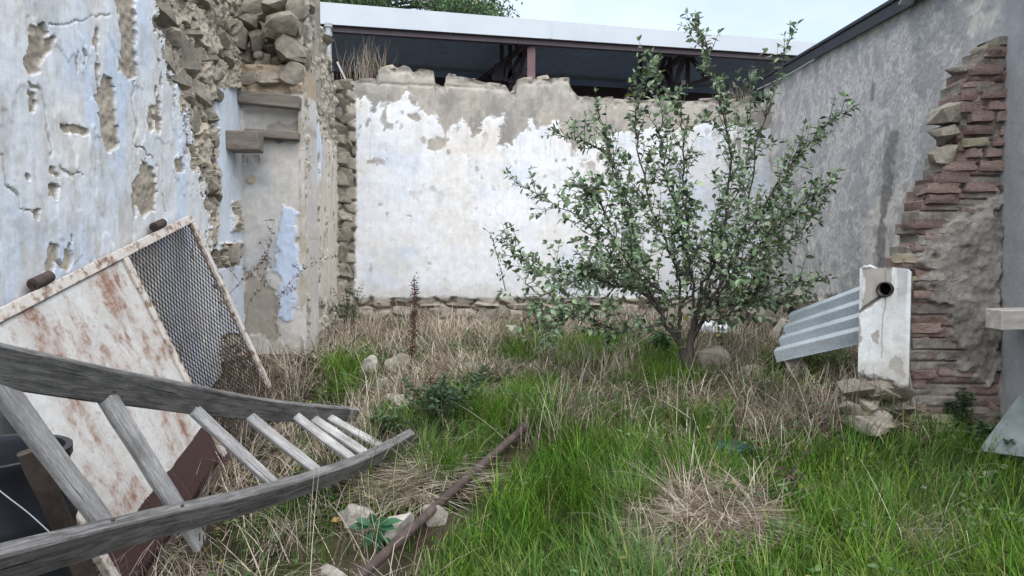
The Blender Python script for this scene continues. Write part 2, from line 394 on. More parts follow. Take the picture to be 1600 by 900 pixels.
# ------------------------------------------------------------------ terrain
def ground_z(X, Y):
    X = np.asarray(X, float); Y = np.asarray(Y, float)
    z = np.interp(Y, [0, 2.6, 3.4, 4.2, 5, 6, 8, 10, 12, 30], [0, .02, .09, .2, .36, .46, .54, .60, .62, .6])
    z = z - .36*sst(-.7, -1.9, X)*sst(2.6, 3.6, Y)*sst(7.2, 5.2, Y)
    z = z + .10*np.exp(-(((X-1.05)/.4)**2+((Y-3.75)/.3)**2))            # under the straw heap
    z = z + .14*sst(1.3, 2.5, X)*np.exp(-((Y-5.9)/.9)**2)               # rubble at the right
    z = z + .20*np.exp(-(((X-2.38)/.30)**2+((Y-4.72)/.28)**2))           # rubble under the flue block
    near = sst(30, 12, np.hypot(X, Y))
    return z + near*(.10*(fbm(X*1.3+9, Y*1.3, 21)-.5) + .07*(fbm(X*5, Y*5, 22, 3)-.5))
def gz(x, y): return float(ground_z(np.array([x]), np.array([y]))[0])
def gp(px, py):
    d = ray(px, py); lo = 1.5
    for k in range(500):
        p = Vector((0, 0, EYE)) + d*(lo/d.y)
        if p.z <= gz(p.x, p.y): break
        lo += .03
    return Vector((p.x, p.y, gz(p.x, p.y)))
g1 = np.concatenate([-np.geomspace(400, 6, 24), np.linspace(-5.8, 5.8, 190), np.geomspace(6, 400, 24)])
g2 = np.concatenate([-np.geomspace(400, 2, 18), np.linspace(-1.5, 13, 230), np.geomspace(13.4, 800, 24)])
GX, GY = np.meshgrid(g1, g2); GZ = ground_z(GX, GY)
nsoil = fbm(GX*2.2, GY*2.2, 5); c = np.ones(GX.shape+(3,))*np.array((.045, .036, .026))
c = mixc(c, (.085, .068, .05), sst(.42, .62, nsoil)); c = mixc(c, (.025, .035, .014), sst(.5, .7, fbm(GX*1.5+4, GY*1.5, 8))*.7)
nr, nc = GX.shape; idx = np.arange(nr*nc).reshape(nr, nc)
me = mesh_np('ground', np.stack([GX, GY, GZ], -1).reshape(-1, 3),
             np.stack([idx[:-1, :-1], idx[:-1, 1:], idx[1:, 1:], idx[1:, :-1]], -1).reshape(-1, 4), c.reshape(-1, 3))
tag(link('ground', me, M['soil']), kind='structure')

# ------------------------------------------------------------------ LEFT WALL
LW = lambda Y: -2.575-.0468*(Y-3.7)
LN = Vector((1, .0468, 0)).normalized()
def on_left(px, py, off=0): return on_plane(px, py, Vector((LW(5), 5, 0))+LN*off, LN)
WHITE_L, BLUE_L, CREAM = (.68, .705, .735), (.56, .64, .75), (.71, .69, .65)
MORT, MORT_D = (.36, .315, .255), (.25, .22, .18)
left_wall = thing('ruined_wall', (LW(5), 5, 0), 'tall broken rubble wall with flaking pale blue plaster behind the leaning gate', 'wall')
L_HOLES = [[(42, 40), (62, 38), (70, 52), (66, 62), (80, 60), (78, 78), (62, 92), (58, 112), (44, 116), (34, 98), (40, 70)],
           [(168, -60), (208, -60), (208, 60), (212, 118), (196, 128), (182, 110), (186, 60)],
           [(160, 118), (172, 124), (178, 160), (182, 225), (166, 240), (154, 200), (148, 150)],
           [(216, 250), (240, 262), (242, 290), (238, 328), (220, 338), (204, 310), (202, 288), (212, 272)],
           [(40, 145), (54, 142), (52, 175), (42, 176)], [(94, 196), (112, 194), (132, 200), (140, 212), (120, 210), (100, 206)],
           [(74, 258), (84, 262), (86, 274), (76, 270)], [(76, 288), (86, 292), (84, 312), (74, 306)], [(236, 166), (246, 162), (250, 215), (240, 208)],
           [(36, 272), (42, 272), (42, 279), (36, 278)], [(268, 250), (282, 246), (284, 268), (270, 272)], [(50, 330), (58, 325), (55, 345), (48, 342)],
           [(146, 40), (150, 35), (152, 150), (144, 130)]]
L_CRACKS = [[(72, 40), (110, 34), (165, 24)], [(46, 125), (60, 150), (70, 190), (76, 240)], [(0, 243), (10, 290), (30, 325), (45, 330)],
            [(208, 130), (210, 225), (228, 245), (236, 252)], [(252, 280), (250, 310), (258, 330)], [(90, 256), (105, 270), (128, 272)]]
def left_fun(U, Z, PX, PY):
    n1 = fbm(U*2.2, Z*2.2, 1); n2 = fbm(U*11, Z*11, 2); n3 = fbm(U*30, Z*30, 3, 3)
    jit = (n2-.5)*34 + (n3-.5)*14
    main = [(-4000, -3000), (222, -3000), (228, -100), (236, 0), (246, 60), (256, 105), (274, 150), (290, 190), (298, 250), (316, 285), (324, 340), (334, 420), (345, 520), (350, 900), (-4000, 3000)]
    sc = np.clip((800-PX)/500, .6, 2.5)
    jit = jit+(fbm(U*60, Z*60, 9, 2)-.5)*7
    pl = sst(1, -1, sdf(main, PX, PY)+jit)
    for h in L_HOLES: pl = pl*sst(-.9, .9, sdf(h, PX, PY)+jit*.34)
    chips = sst(.73, .742, fbm(U*4.5+7, Z*2.6, 31, 6)); pl = pl*(1-chips)
    for cr in L_CRACKS: pl = pl*(1-.75*sst(1.3*sc, .4*sc, linedist(cr, PX+(fbm(U*9, Z*9, 33, 2)-.5)*16, PY+(fbm(U*9, Z*9, 34, 2)-.5)*16)))
    reveal = [(343, 140), (388, 135), (392, 520), (348, 520), (340, 410), (352, 300), (346, 262), (350, 200)]
    rv = sst(2, -2, sdf(reveal, PX, PY)+jit*.22)
    rv = rv*sst(-2, 2, sdf([(371, 316), (382, 312), (384, 358), (368, 362)], PX, PY)+jit*.15)
    rv = rv*sst(-2, 2, sdf([(350, 380), (384, 378), (384, 416), (348, 420)], PX, PY)+jit*.15)
    rv = rv*(1-chips*.5)
    f1, f2, cid = worley(U*5.2+.6*n2, Z*6.5+.6*n1, 4); g1_, g2_, gid = worley(U*13+n2, Z*15+n1, 6)
    inmain = sst(10, -30, sdf(main, PX, PY))
    e1, e2, eid = worley(U*2.6+.9*n2, Z*3.1+.9*n1, 8)
    rdg = 1-np.abs(fbm(U*4+3, Z*5, 37, 5)*2-1)
    rub = ((fbm(U*1.7, Z*2.2, 38)-.5)*.16 + rdg*.06 - .09 + (eid-.5)*.07 - .07*sst(.10, .0, e2-e1) + .02*np.clip(g2_-g1_, 0, .3) + (fbm(U*20, Z*24, 39, 4)-.5)*.035)*(1-inmain) + (n2-.5)*.030 + (n3-.5)*.02 - .002
    lay = .006*sst(.495, .505, fbm(U*3+3, Z*1.6+1, 55, 5))           # older and newer coats of limewash
    h = rub*(1-pl)*(1-rv) + pl*(.012+.02*(n1-.5)+.005*(n2-.5)+.003*(n3-.5)+lay) + rv*(-.05+.008*(n1-.5))
    C = np.ones(U.shape+(3,))*np.array(MORT)
    C = C*(1+.5*(eid-.5)*(1-inmain))[..., None]*(.72+.5*n3)[..., None]
    C = mixc(C, (.42, .37, .30), sst(.45, .7, n1)*.7)
    P = np.ones(U.shape+(3,))*np.array(WHITE_L)
    P = mixc(P, BLUE_L, sst(.36, .56, fbm(U*1.1+2, Z*.8, 12, 5))*.9); P = mixc(P, CREAM, sst(.50, .66, fbm(U*2.4, Z*.9+5, 13, 5))*.6)
    P = mixc(P, (.50, .48, .44), sst(.58, .74, fbm(U*9, Z*1.3, 14, 5))*.35)
    P = mixc(P, (.44, .40, .34), sst(.56, .66, fbm(U*16, Z*7, 15, 4))*.35); P = mixc(P, (.40, .36, .30), sst(.60, .68, fbm(U*3+8, Z*1.7, 17, 6))*.35)
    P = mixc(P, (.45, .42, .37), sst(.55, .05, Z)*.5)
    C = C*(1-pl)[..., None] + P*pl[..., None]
    Rv = mixc(np.ones(U.shape+(3,))*np.array((.60, .66, .74)), (.56, .55, .52), sst(.5, .7, fbm(U*5, Z*2, 16))*.6)
    C = C*(1-rv)[..., None] + Rv*rv[..., None]
    return h, C
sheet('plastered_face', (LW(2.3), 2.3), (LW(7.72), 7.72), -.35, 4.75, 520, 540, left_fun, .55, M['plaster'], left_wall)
# rubble stones standing out of the broken end: (px, py, width px, height px)
for (px, py, w, h) in [(262, 22, 70, 46), (310, 40, 62, 56), (345, 20, 40, 50), (262, 92, 62, 60), (300, 100, 62, 78), (290, 128, 50, 44), (335, 78, 40, 62), (352, 62, 26, 40),
                       (322, 150, 40, 46), (345, 120, 32, 40), (312, 190, 40, 46), (330, 218, 32, 40), (338, 180, 26, 30), (330, 255, 30, 44), (338, 290, 22, 34),
                       (332, 330, 24, 40), (335, 372, 24, 44), (342, 400, 26, 36), (366, 398, 32, 34), (300, 160, 30, 26), (280, 60, 30, 30), (350, 150, 22, 24), (362, 40, 22, 30),
                       (362, 100, 20, 30), (325, 8, 34, 24), (290, -12, 50, 30), (340, -20, 44, 30), (376, 338, 9, 40), (340, 440, 24, 40)]:
    p = on_left(px, py, .0); k = p.y/F; along = w*k*abs(1/(.42))*.62   # the face runs away from the eye
    put_stone(left_wall, p-LN*.075, (.26, max(.08, min(along, .42)), h*k*1.05), (random.uniform(-.15, .15), random.uniform(-.2, .2), random.uniform(-.25, .25)))
b = BM(); q = on_left(352, 218, -.05); b.box((q.x+.08, q.y+.15, q.z), (.42, .26, .19), Matrix.Rotation(.12, 4, 'Z').to_euler())
b.build('beam_stub', M['old_beam'], left_wall, bevel=.012)

# ------------------------------------------------------------------ PIER beyond it (chimney breast)
PF = 7.70
pier = thing('ruined_pier', (-2.45, PF, .4), 'plastered chimney breast with two wooden shelf planks below loose dark rubble', 'pier')
pxl, pxr = LW(PF)-.16, at(476, 300, PF).x
def pier_fun(U, Z, PX, PY):
    n1 = fbm(U*2.5+4, Z*2.5, 61); n2 = fbm(U*10, Z*10, 62); n3 = fbm(U*28, Z*28, 63, 3); jit = (n2-.5)*22+(n3-.5)*8
    nic = sst(3, -3, sdf([(380, 172), (466, 174), (466, 204), (382, 204)], PX, PY)+jit*.1)
    grey = sst(4, -4, sdf([(385, 240), (420, 235), (432, 300), (445, 400), (420, 470), (385, 520)], PX, PY)+jit*1.6)
    blue = sst(3, -3, sdf([(440, 330), (458, 330), (462, 380), (470, 430), (455, 500), (430, 500), (440, 440), (432, 400)], PX, PY)+jit*1.3)
    bare = sst(3, -3, sdf([(378, 420), (420, 440), (436, 470), (430, 530), (378, 530)], PX, PY)+jit*1.3)
    topb = sst(3, -3, sdf([(360, 60), (490, 60), (490, 146), (360, 146)], PX, PY)+jit*.5)
    chip = sst(.64, .68, fbm(U*5, Z*3.5+3, 66, 5)); bare = np.maximum(bare, chip*.8)
    h = .012*(n1-.5)*2 - .07*nic + .018*blue - .018*bare + (n2-.5)*.012 + .004*(n3-.5) + topb*((n2-.5)*.10+.02)
    C = np.ones(U.shape+(3,))*np.array((.50, .48, .45))
    C = mixc(C, (.42, .43, .44), grey*.8); C = mixc(C, (.60, .58, .54), sst(.45, .6, n1)*.5)
    C = mixc(C, (.50, .58, .72), blue); C = mixc(C, (.33, .30, .26), bare); C = mixc(C, (.40, .32, .24), topb)
    return h, C
sheet('plastered_front', (pxl, PF), (pxr, PF), .1, 3.52, 60, 230, pier_fun, .5, M['plaster'], pier)
side_end = at(526, 300, 9.98)
def side_fun(U, Z, PX, PY):
    n1 = fbm(U*2.5+9, Z*2.5, 71); n2 = fbm(U*10, Z*10, 72); n3 = fbm(U*28, Z*28, 73, 3); jit = (n2-.5)*26+(n3-.5)*10
    pl = sst(3, -3, sdf([(477, 150), (492, 175), (505, 215), (520, 225), (528, 250), (528, 480), (500, 470), (476, 470)], PX, PY)+jit*.6)
    bl = sst(2, -2, sdf([(480, 165), (495, 170), (502, 230), (500, 270), (490, 300), (480, 285)], PX, PY)+jit*.5)
    f1, f2, cid = worley(U*4+n2*.5, Z*7+n1*.5, 74)
    chip = sst(.62, .66, fbm(U*8, Z*3, 76, 5)); pl = pl*(1-chip*.8)
    h = (1-pl)*(np.clip(f2-f1, 0, .3)*.07+cid*.04-.04+(n2-.5)*.10+(fbm(U*18, Z*26, 78, 4)-.5)*.05) + pl*(.01+.02*(n1-.5)+.006*(n2-.5))
    C = np.ones(U.shape+(3,))*np.array((.37, .335, .28))*(.75+.5*n2)[..., None]
    P = mixc(np.ones(U.shape+(3,))*np.array((.58, .54, .48)), (.48, .42, .35), sst(.5, .7, fbm(U*14, Z*1.2, 77, 5))*.8)
    P = mixc(P, (.58, .64, .74), bl)
    return h, C*(1-pl)[..., None]+P*pl[..., None]
SL = (Vector((side_end.x, side_end.y)) - Vector((pxr, PF))).length
def ptop(px, py, Y): return at(px, py, Y).z
side_top = poly_top([(0, ptop(478, -20, 7.7)), (.25*SL, ptop(486, 8, 8.3)), (.4*SL, ptop(492, 40, 8.7)), (.55*SL, ptop(500, 50, 9)), (.75*SL, ptop(512, 90, 9.4)), (SL, ptop(526, 128, 9.98))])
sheet('plastered_side', (pxr+.002, PF+.003), (side_end.x, side_end.y), .1, side_top, 130, 220, side_fun, .06, M['plaster'], pier)
for (px0, px1, py, th, dep) in [(374, 470, 156, .13, .15), (384, 468, 212, .085, .13)]:
    a = at(px0, py-4, PF-.03); c_ = at(px1, py+6 if th > .1 else py+2, PF-.03); b = BM(); b.bar(a, c_, dep, th); b.build('shelf_plank', M['old_beam'], pier, bevel=.01)
b = BM(); b.tube([at(393, 280, PF+.02), at(393, 280, PF-.02)], .045, 12); b.build('wall_plug', M['mortar'] if 0 else M['pale_brick'], pier, 40)
# loose dark stones heaped above the planks
for (px, py, w, h, dy) in [(392, 128, 42, 26, -.05), (425, 122, 50, 30, -.12), (458, 116, 44, 40, -.10), (458, 78, 50, 48, -.16), (444, 40, 60, 36, -.18), (410, 100, 34, 28, .10), (388, 96, 24, 40, .08),
                           (402, 66, 30, 44, .05), (422, 80, 30, 26, .18), (380, 62, 22, 36, -.02), (388, 36, 34, 20, .0), (398, 14, 44, 24, -.05), (432, 10, 50, 28, -.12), (462, 18, 36, 40, -.14),
                           (430, 58, 26, 22, .10), (368, 110, 22, 34, -.02), (372, 84, 20, 26, 0), (378, 140, 28, 16, -.08), (370, 14, 26, 30, -.04), (385, -10, 50, 26, -.05), (430, -22, 60, 36, -.1), (468, -20, 40, 40, -.1),
                           (404, 88, 20, 16, .05), (416, 108, 22, 14, .0), (440, 98, 24, 18, .05), (384, 118, 18, 18, 0), (472, 52, 20, 30, -.06), (474, 92, 18, 34, -.04), (398, 44, 20, 18, .08), (414, 30, 24, 18, .04)]:
    p = at(px, py, PF+.12+dy); k = p.y/F
    put_stone(pier, p, (w*k*1.12, .34, h*k*1.12), (random.uniform(-.2, .2), random.uniform(-.25, .25), random.uniform(-.4, .4)))
b = BM(); b.box((pxl+.26, PF+.75, 3.9), (.86, .5, 1.4)); b.build('rubble_core', M['stone'], pier)
for k in range(26):      # ragged crest running back along the side
    t = random.random(); u = t*SL; zt = side_top(u)
    p = Vector((pxr+(side_end.x-pxr)*t - random.uniform(0, .35), PF+(side_end.y-PF)*t, zt+random.uniform(-.12, .05)))
    put_stone(pier, p, (random.uniform(.14, .3), random.uniform(.14, .3), random.uniform(.08, .18)), (random.uniform(-.3, .3), random.uniform(-.3, .3), random.uniform(0, 3)))

# ------------------------------------------------------------------ BACK WALL
B0 = Vector((-2.48, 10.0, 0)); B1 = Vector((4.05, 10.93, 0)); BD = (B1-B0).normalized(); BN = Vector((BD.y, -BD.x, 0)); BL = (B1-B0).length
def on_back(px, py, off=0): return on_plane(px, py, B0+BN*off, BN)
back = thing('back_wall', ((B0+B1)/2)+Vector((0, 0, .4)), 'white peeling plaster wall with a jagged grey top below the shed roof', 'wall')
prof = [(500, 130), (528, 128), (556, 126), (566, 122), (588, 122), (594, 106), (640, 104), (645, 112), (678, 110), (680, 130), (694, 136), (697, 118), (720, 120), (760, 128), (790, 132), (798, 146), (806, 146), (808, 124), (840, 122), (888, 120), (892, 134), (902, 150), (940, 153), (1000, 156), (1060, 158), (1120, 156), (1180, 160), (1240, 165)]
pts = []
for (px, py) in prof:
    p = on_back(px, py); pts.append(((p-B0).to_2d().dot(BD.to_2d()), p.z))
bt = poly_top(pts)
W_POLY = [(556, 148), (563, 160), (570, 152), (577, 156), (585, 178), (594, 162), (606, 163), (618, 158), (626, 156), (634, 142), (646, 155), (656, 172), (668, 181), (680, 180), (688, 196), (694, 214), (708, 196), (722, 184), (730, 196), (740, 214), (748, 206), (754, 190), (764, 182), (776, 184), (788, 179), (790, 192), (780, 200), (778, 226), (800, 228), (808, 214), (818, 206), (830, 188), (838, 204), (850, 196), (862, 190), (873, 188), (880, 210), (896, 236), (920, 222), (945, 215), (975, 206), (1010, 200), (1060, 205), (1100, 190), (1170, 200), (1260, 205), (1260, 468), (900, 470), (770, 468), (553, 465)]
B_HOLES = [[(668, 222), (682, 216), (699, 218), (694, 232), (680, 236), (670, 232)], [(636, 178), (650, 176), (656, 186), (646, 190)], [(1140, 425), (1200, 420), (1200, 470), (1130, 470)]]
def back_fun(U, Z, PX, PY):
    n1 = fbm(U*2+3, Z*2, 81); n2 = fbm(U*9, Z*9, 82); n3 = fbm(U*26, Z*26, 83, 3); jit = (n2-.5)*16+(n3-.5)*9
    jit = jit+(fbm(U*55, Z*55, 80, 2)-.5)*9
    w = sst(.7, -.7, sdf(W_POLY, PX, PY)+jit*.75)
    for hh in B_HOLES: w = w*sst(-.8, .8, sdf(hh, PX, PY)+jit*.6)
    dots = sst(.86, .89, fbm(U*9, Z*9+5, 84, 2)); w = w*(1-dots*.7)
    plinth = sst(464, 468, PY+(n2-.5)*7)
    quoin = sst(2, -2, sdf([(500, 120), (553, 132), (556, 300), (551, 470), (500, 520)], PX, PY)+jit*.25)
    f1, f2, cid = worley(U*3.4+n2*.4, Z*5.5+n1*.4, 85)
    stone_h = np.clip(f2-f1, 0, .3)*.25+cid*.04-.09+(n2-.5)*.05
    bare = np.maximum(plinth, quoin); w = w*(1-bare)
    ledge = sst(2, 0, np.abs(PY-(129+(PX-560)*.045)+(n2-.5)*4)-1)*sst(540, 575, PX)*sst(800, 700, PX)
    crest = sst(14, 0, PY-np.interp(PX, [p[0] for p in prof], [p[1] for p in prof])+(n2-.5)*14)
    h = bare*stone_h + (1-bare)*(w*(.009+.003*(n2-.5)) + .03*(n1-.5)+.010*(n2-.5)*(1-w)+.004*(n3-.5)*(1-w) - .012*ledge + crest*((n2-.5)*.12-.02))
    C = np.ones(U.shape+(3,))*np.array((.335, .315, .285))
    C = mixc(C, (.42, .38, .33), sst(.45, .65, n1)*.6); C = mixc(C, (.24, .23, .215), sst(.48, .62, fbm(U*5, Z*3, 87, 6))*.7); C = mixc(C, (.45, .42, .37), sst(.55, .62, fbm(U*9, Z*6, 86, 6))*.5)
    C = mixc(C, (.24, .215, .19), crest*.7)
    P = np.ones(U.shape+(3,))*np.array((.70, .72, .75))
    P = mixc(P, (.56, .62, .71), sst(.45, .62, fbm(U*1.2, Z*1.5+8, 88, 5))*.7)
    P = mixc(P, (.66, .62, .56), sst(.5, .66, fbm(U*2.2+5, Z*2.2, 89, 5))*.45)
    P = mixc(P, (.62, .56, .48), sst(3, -12, sdf([(676, 205), (730, 190), (790, 185), (782, 232), (800, 245), (720, 246), (690, 236)], PX, PY)+jit)*.55)
    st = sst(.60, .72, fbm(U*16, Z*.9, 90, 4))*sst(330, 215, PY); P = mixc(P, (.48, .51, .55), st*.4); flk = sst(.655, .665, fbm(U*8+2, Z*6, 92, 6)); w = w*(1-flk*sst(.2, .6, n1)*sst(350, 240, PY))
    P = mixc(P, (.52, .47, .40), sst(440, 470, PY+(n1-.5)*60)*.4)
    P = mixc(P, (.52, .50, .46), sst(.64, .72, fbm(U*7, Z*7, 91, 5))*.3)
    C = C*(1-w)[..., None]+P*w[..., None]
    S = np.ones(U.shape+(3,))*np.array((.30, .27, .225))*(.7+.6*cid)[..., None]
    return h, C*(1-bare)[..., None]+S*bare[..., None]
sheet('plastered_face', B0.to_2d(), B1.to_2d(), .2, bt, 420, 230, back_fun, .42, M['plaster'], back)
# the stone quoins left of the plaster and the plinth course under it
for (px, py, w, h) in [(538, 142, 32, 24), (534, 165, 30, 20), (542, 184, 26, 20), (535, 203, 34, 22), (540, 226, 30, 24), (536, 251, 32, 26), (540, 278, 28, 28), (537, 306, 32, 28), (541, 334, 26, 28), (537, 362, 30, 28), (540, 390, 27, 28), (537, 420, 31, 32), (539, 452, 28, 32)]:
    p = on_back(px, py, -.07); k = p.y/F; put_stone(back, p, (w*k*1.1, .24, h*k*1.1), (random.uniform(-.06, .06), random.uniform(-.08, .08), random.uniform(-.1, .1)), BLOCKS)
x = 562
while x < 1150:
    w = random.uniform(24, 52)
    for (py, h) in ((475, 12), (496, 28)):
        if random.random() < .86:
            p = on_back(x+w/2+random.uniform(-4, 4), py+random.uniform(-2, 2), -.05); k = p.y/F
            put_stone(back, p, (w*k*1.0, .22, h*k*1.1), (0, random.uniform(-.07, .07), math.atan2(BD.y, BD.x)+random.uniform(-.1, .1)), BLOCKS)
    x += w
for (px, py, w, h) in [(610, 109, 30, 12), (630, 108, 26, 12), (665, 117, 26, 12), (603, 114, 22, 10), (538, 130, 34, 14), (566, 127, 18, 10), (708, 123, 24, 10), (735, 128, 28, 10), (768, 133, 30, 9), (820, 126, 26, 12), (850, 125, 24, 12), (878, 126, 24, 14), (802, 146, 10, 8),
                       (690, 137, 8, 8), (912, 154, 20, 8), (945, 156, 24, 8), (985, 157, 22, 7), (1020, 159, 26, 8), (1060, 160, 24, 9), (1105, 159, 28, 8), (1140, 161, 22, 8), (1170, 158, 22, 12)]:
    p = on_back(px, py, -.16); k = p.y/F; put_stone(back, p, (w*k, .3, h*k*1.1), (random.uniform(-.1, .1), random.uniform(-.1, .1), random.uniform(-.2, .2)), BLOCKS)

# ------------------------------------------------------------------ RIGHT WALL
RWX = lambda Y: 3.25+.0917*(Y-4.9)
R0 = Vector((RWX(11.3), 11.3, 0)); R1 = Vector((RWX(3.0), 3.0, 0)); RD = (R1-R0).normalized(); RN = Vector((RD.y, -RD.x, 0)); RL = (R1-R0).length
def on_right(px, py, off=0): return on_plane(px, py, R0+RN*off, RN)
right = thing('rendered_wall', (RWX(7.5), 7.5, .4), 'tall grey cement wall with swirling trowel marks and one dark damp streak', 'wall')
rtop_z = lambda Y: 3.075+.0935*Y
def right_fun(U, Z, PX, PY):
    n1 = fbm(U*1.6+3, Z*1.6, 101); n2 = fbm(U*8, Z*8, 102); n3 = fbm(U*26, Z*26, 103, 3)
    # trowel swipes: many short curved strokes
    a = fbm(U*1.5+11, Z*1.5, 104)*6.3; wx = U*np.cos(a)+Z*np.sin(a); wy = -U*np.sin(a)+Z*np.cos(a)
    sw = fbm(wx*3.0+n1*2, wy*9+n1*2, 105, 4); sw2 = fbm(U*6+n2*1.5, Z*7+n1*2, 106, 4)
    smooth = sst(1545, 1575, PX)                     # the nearer bay is floated smooth
    f1, f2, cid = worley(U*5+n1*1.5, Z*6+n2*1.2, 107)
    h = (.020*(n1-.5) + (1-smooth)*(.004*(sst(.44, .52, sw)-.5) + .007*(sw2-.5) + .003*np.clip(f2-f1, 0, .4)))
    base = sst(462, 470, PY+(n2-.5)*22)*(1-smooth); h = h - base*(.03+.05*(n2-.5))
    damp = sst(9, 1, linedist([(1397, 212), (1388, 260), (1380, 340), (1374, 405), (1372, 430)], PX+(n2-.5)*22, PY)+(PY-420)*.012)
    damp = np.maximum(damp, sst(4, -1, linedist([(1367, 132), (1363, 156)], PX+(n2-.5)*8, PY)-1))
    h = h - damp*.008*(1-n3)
    C = np.ones(U.shape+(3,))*np.array((.60, .555, .50))
    C = mixc(C, (.64, .59, .53), sst(.46, .62, fbm(U*.9+4, Z*1.1, 108, 5))*.8); C = mixc(C, (.36, .365, .375), sst(.46, .62, fbm(U*.8, Z*.8+6, 109, 5))*.75)
    C = mixc(C, (.70, .67, .64), sst(.47, .56, sw)*.65); C = mixc(C, (.33, .33, .335), sst(.50, .60, sw2)*.65)
    C = mixc(C, (.20, .19, .185), damp*.9)
    C = mixc(C, (.34, .35, .36), smooth); C = mixc(C, (.36, .31, .24), base*.8)
    return h, C
sheet('rendered_face', R0.to_2d(), R1.to_2d(), 0, lambda u: rtop_z(11.3+(3-11.3)*u/RL), 440, 230, right_fun, .4, M['render'], right)
for (px, py, w, h) in [(1212, 476, 36, 20), (1248, 474, 34, 16), (1285, 470, 40, 16), (1205, 500, 40, 24)]:
    p = on_right(px, py, -.02); k = p.y/F; put_stone(right, p, (.24, min(.5, w*k*1.6), h*k), (random.uniform(-.1, .1), 0, random.uniform(-.1, .1)), FIELD)
# neighbour's roof edge that lies on it
roof = thing('lean_to_roof', (RWX(7.5)+.3, 7.5, rtop_z(7.5)), 'dark metal roof edge along the top of the grey cement wall', 'roof')
b = BM(); b.bar((RWX(11.3)-.05, 11.3, rtop_z(11.3)+.02), (RWX(3.0)-.05, 3.0, rtop_z(3.0)+.02), .03, .10); b.build('drip_edge', M['roof_dark'], roof)
b = BM(); A0 = Vector((RWX(11.3)-.08, 11.3, rtop_z(11.3)+.085)); A1 = Vector((RWX(3)-.08, 3, rtop_z(3)+.085)); up = Vector((2.6, 0, .18))
b.poly([A0, A1, A1+up, A0+up, A0+Vector((0, 0, .03)), A1+Vector((0, 0, .03)), A1+up+Vector((0, 0, .03)), A0+up+Vector((0, 0, .03))], [(0, 1, 2, 3), (7, 6, 5, 4), (0, 4, 5, 1), (1, 5, 6, 2), (2, 6, 7, 3), (3, 7, 4, 0)])
b.build('roof_sheet', M['roof_dark'], roof)
a = at(1404, 8, 6.15); b = BM(); vsr = []; nW = 12
for k in range(nW+1):
    yy = a.y-1.1*k/nW; zz = a.z+.045*(k % 2)+.03*k/nW*2
    for xx, dz in ((a.x, 0), (a.x+.6, .06)): vsr.append((xx, yy, zz+dz)); vsr.append((xx, yy, zz+dz+.012))
b.poly(vsr, [f for k in range(nW) for f in ((k*4, k*4+2, k*4+6, k*4+4), (k*4+1, k*4+5, k*4+7, k*4+3), (k*4, k*4+4, k*4+5, k*4+1), (k*4+2, k*4+3, k*4+7, k*4+6))])
b.build('corrugated_sheet', M['zinc'], roof)
b = BM(); b.tube(catmull([at(1183, 140, 10.7), at(1225, 120, 9.6), at(1272, 93, 8.7)], 6), .008, 5)
cb = solo('cable', b.mesh('cable', 60), M['pvc'], at(1183, 140, 10.7), 'thin pale cable slung under the roof edge of the grey wall', 'cable')

# ------------------------------------------------------------------ BROKEN CROSS WALL of brick at the right
SY = 4.9
stub = thing('broken_brick_wall', (2.95, SY, .36), 'jagged stump of red brick wall smeared with mortar against the grey wall', 'wall')
lp = [(690, 1398), (640, 1396), (600, 1402), (590, 1418), (425, 1420), (420, 1414), (385, 1412), (372, 1436), (345, 1436), (300, 1444), (288, 1468), (262, 1482), (200, 1496), (190, 1500), (150, 1508), (108, 1520), (88, 1528), (66, 1556), (56, 1570)]
lpz = [at(1500, p[0], SY).z for p in lp]; lpx = [at(p[1], p[0], SY).x for p in lp]
def stub_l(z):
    zq = math.floor(z/.077)*.077+.04; r_ = random.Random(int(zq*1000)); return float(np.interp(zq, lpz, lpx))+r_.uniform(-.045, .045)
def stub_r(z): return RWX(SY)+.06+.10*max(0, (z-.3)/2.7)
z0s, z1s = .1, lpz[-1]; nzs, nus = 260, 90
zz = np.linspace(z0s, z1s, nzs+1)
sl = np.array([stub_l(z) for z in zz]); srr = np.array([stub_r(z) for z in zz])
T, ZZ = np.meshgrid(np.linspace(0, 1, nus+1), zz); XX = sl[:, None]+(srr-sl)[:, None]*T
PXs, PYs = project(XX, np.full(XX.shape, SY), ZZ)
n1 = fbm(XX*3, ZZ*3, 111); n2 = fbm(XX*11, ZZ*11, 112); n3 = fbm(XX*30, ZZ*30, 113, 3)
course = np.abs(((ZZ/.077) % 1)-.5)*2
smear = sst(6, -6, sdf([(1448, 372), (1560, 300), (1560, 610), (1500, 580), (1478, 500), (1440, 440)], PXs, PYs)+(n2-.5)*60)
hh = (n1-.5)*.05+(n2-.5)*.03+(fbm(XX*9, ZZ*20, 116, 5)-.5)*.03+(n3-.5)*.016+smear*.035-(1-smear)*.022*sst(.7, 1, course)
cc = np.ones(XX.shape+(3,))*np.array((.28, .255, .225)); cc = mixc(cc, (.37, .345, .31), smear*.85); cc = mixc(cc, (.17, .15, .135), sst(.5, .7, n1)*.6)
cc = mixc(cc, (.23, .15, .13), (1-smear)*sst(.46, .58, fbm(XX*5, np.floor(ZZ/.077)*3.7, 114))*.75)
Vf = np.stack([XX, SY-hh, ZZ], -1)
edge = lambda dy, jig: np.stack([sl+jig*(fbm(zz*9, zz*0+dy*5, 115)-.5), np.full(nzs+1, SY+dy), zz], -1)[:, None]
Vf = np.concatenate([edge(.24, 0), edge(.18, .06), edge(.12, .08), edge(.05, .06), Vf], 1); cc = np.concatenate([cc[:, :1]]*4+[cc], 1)
toprow = Vf[-1:].copy(); toprow[..., 1] = SY+.24; Vf = np.concatenate([Vf, toprow], 0); cc = np.concatenate([cc, cc[-1:]], 0)
nr, nc = Vf.shape[:2]; idx = np.arange(nr*nc).reshape(nr, nc)
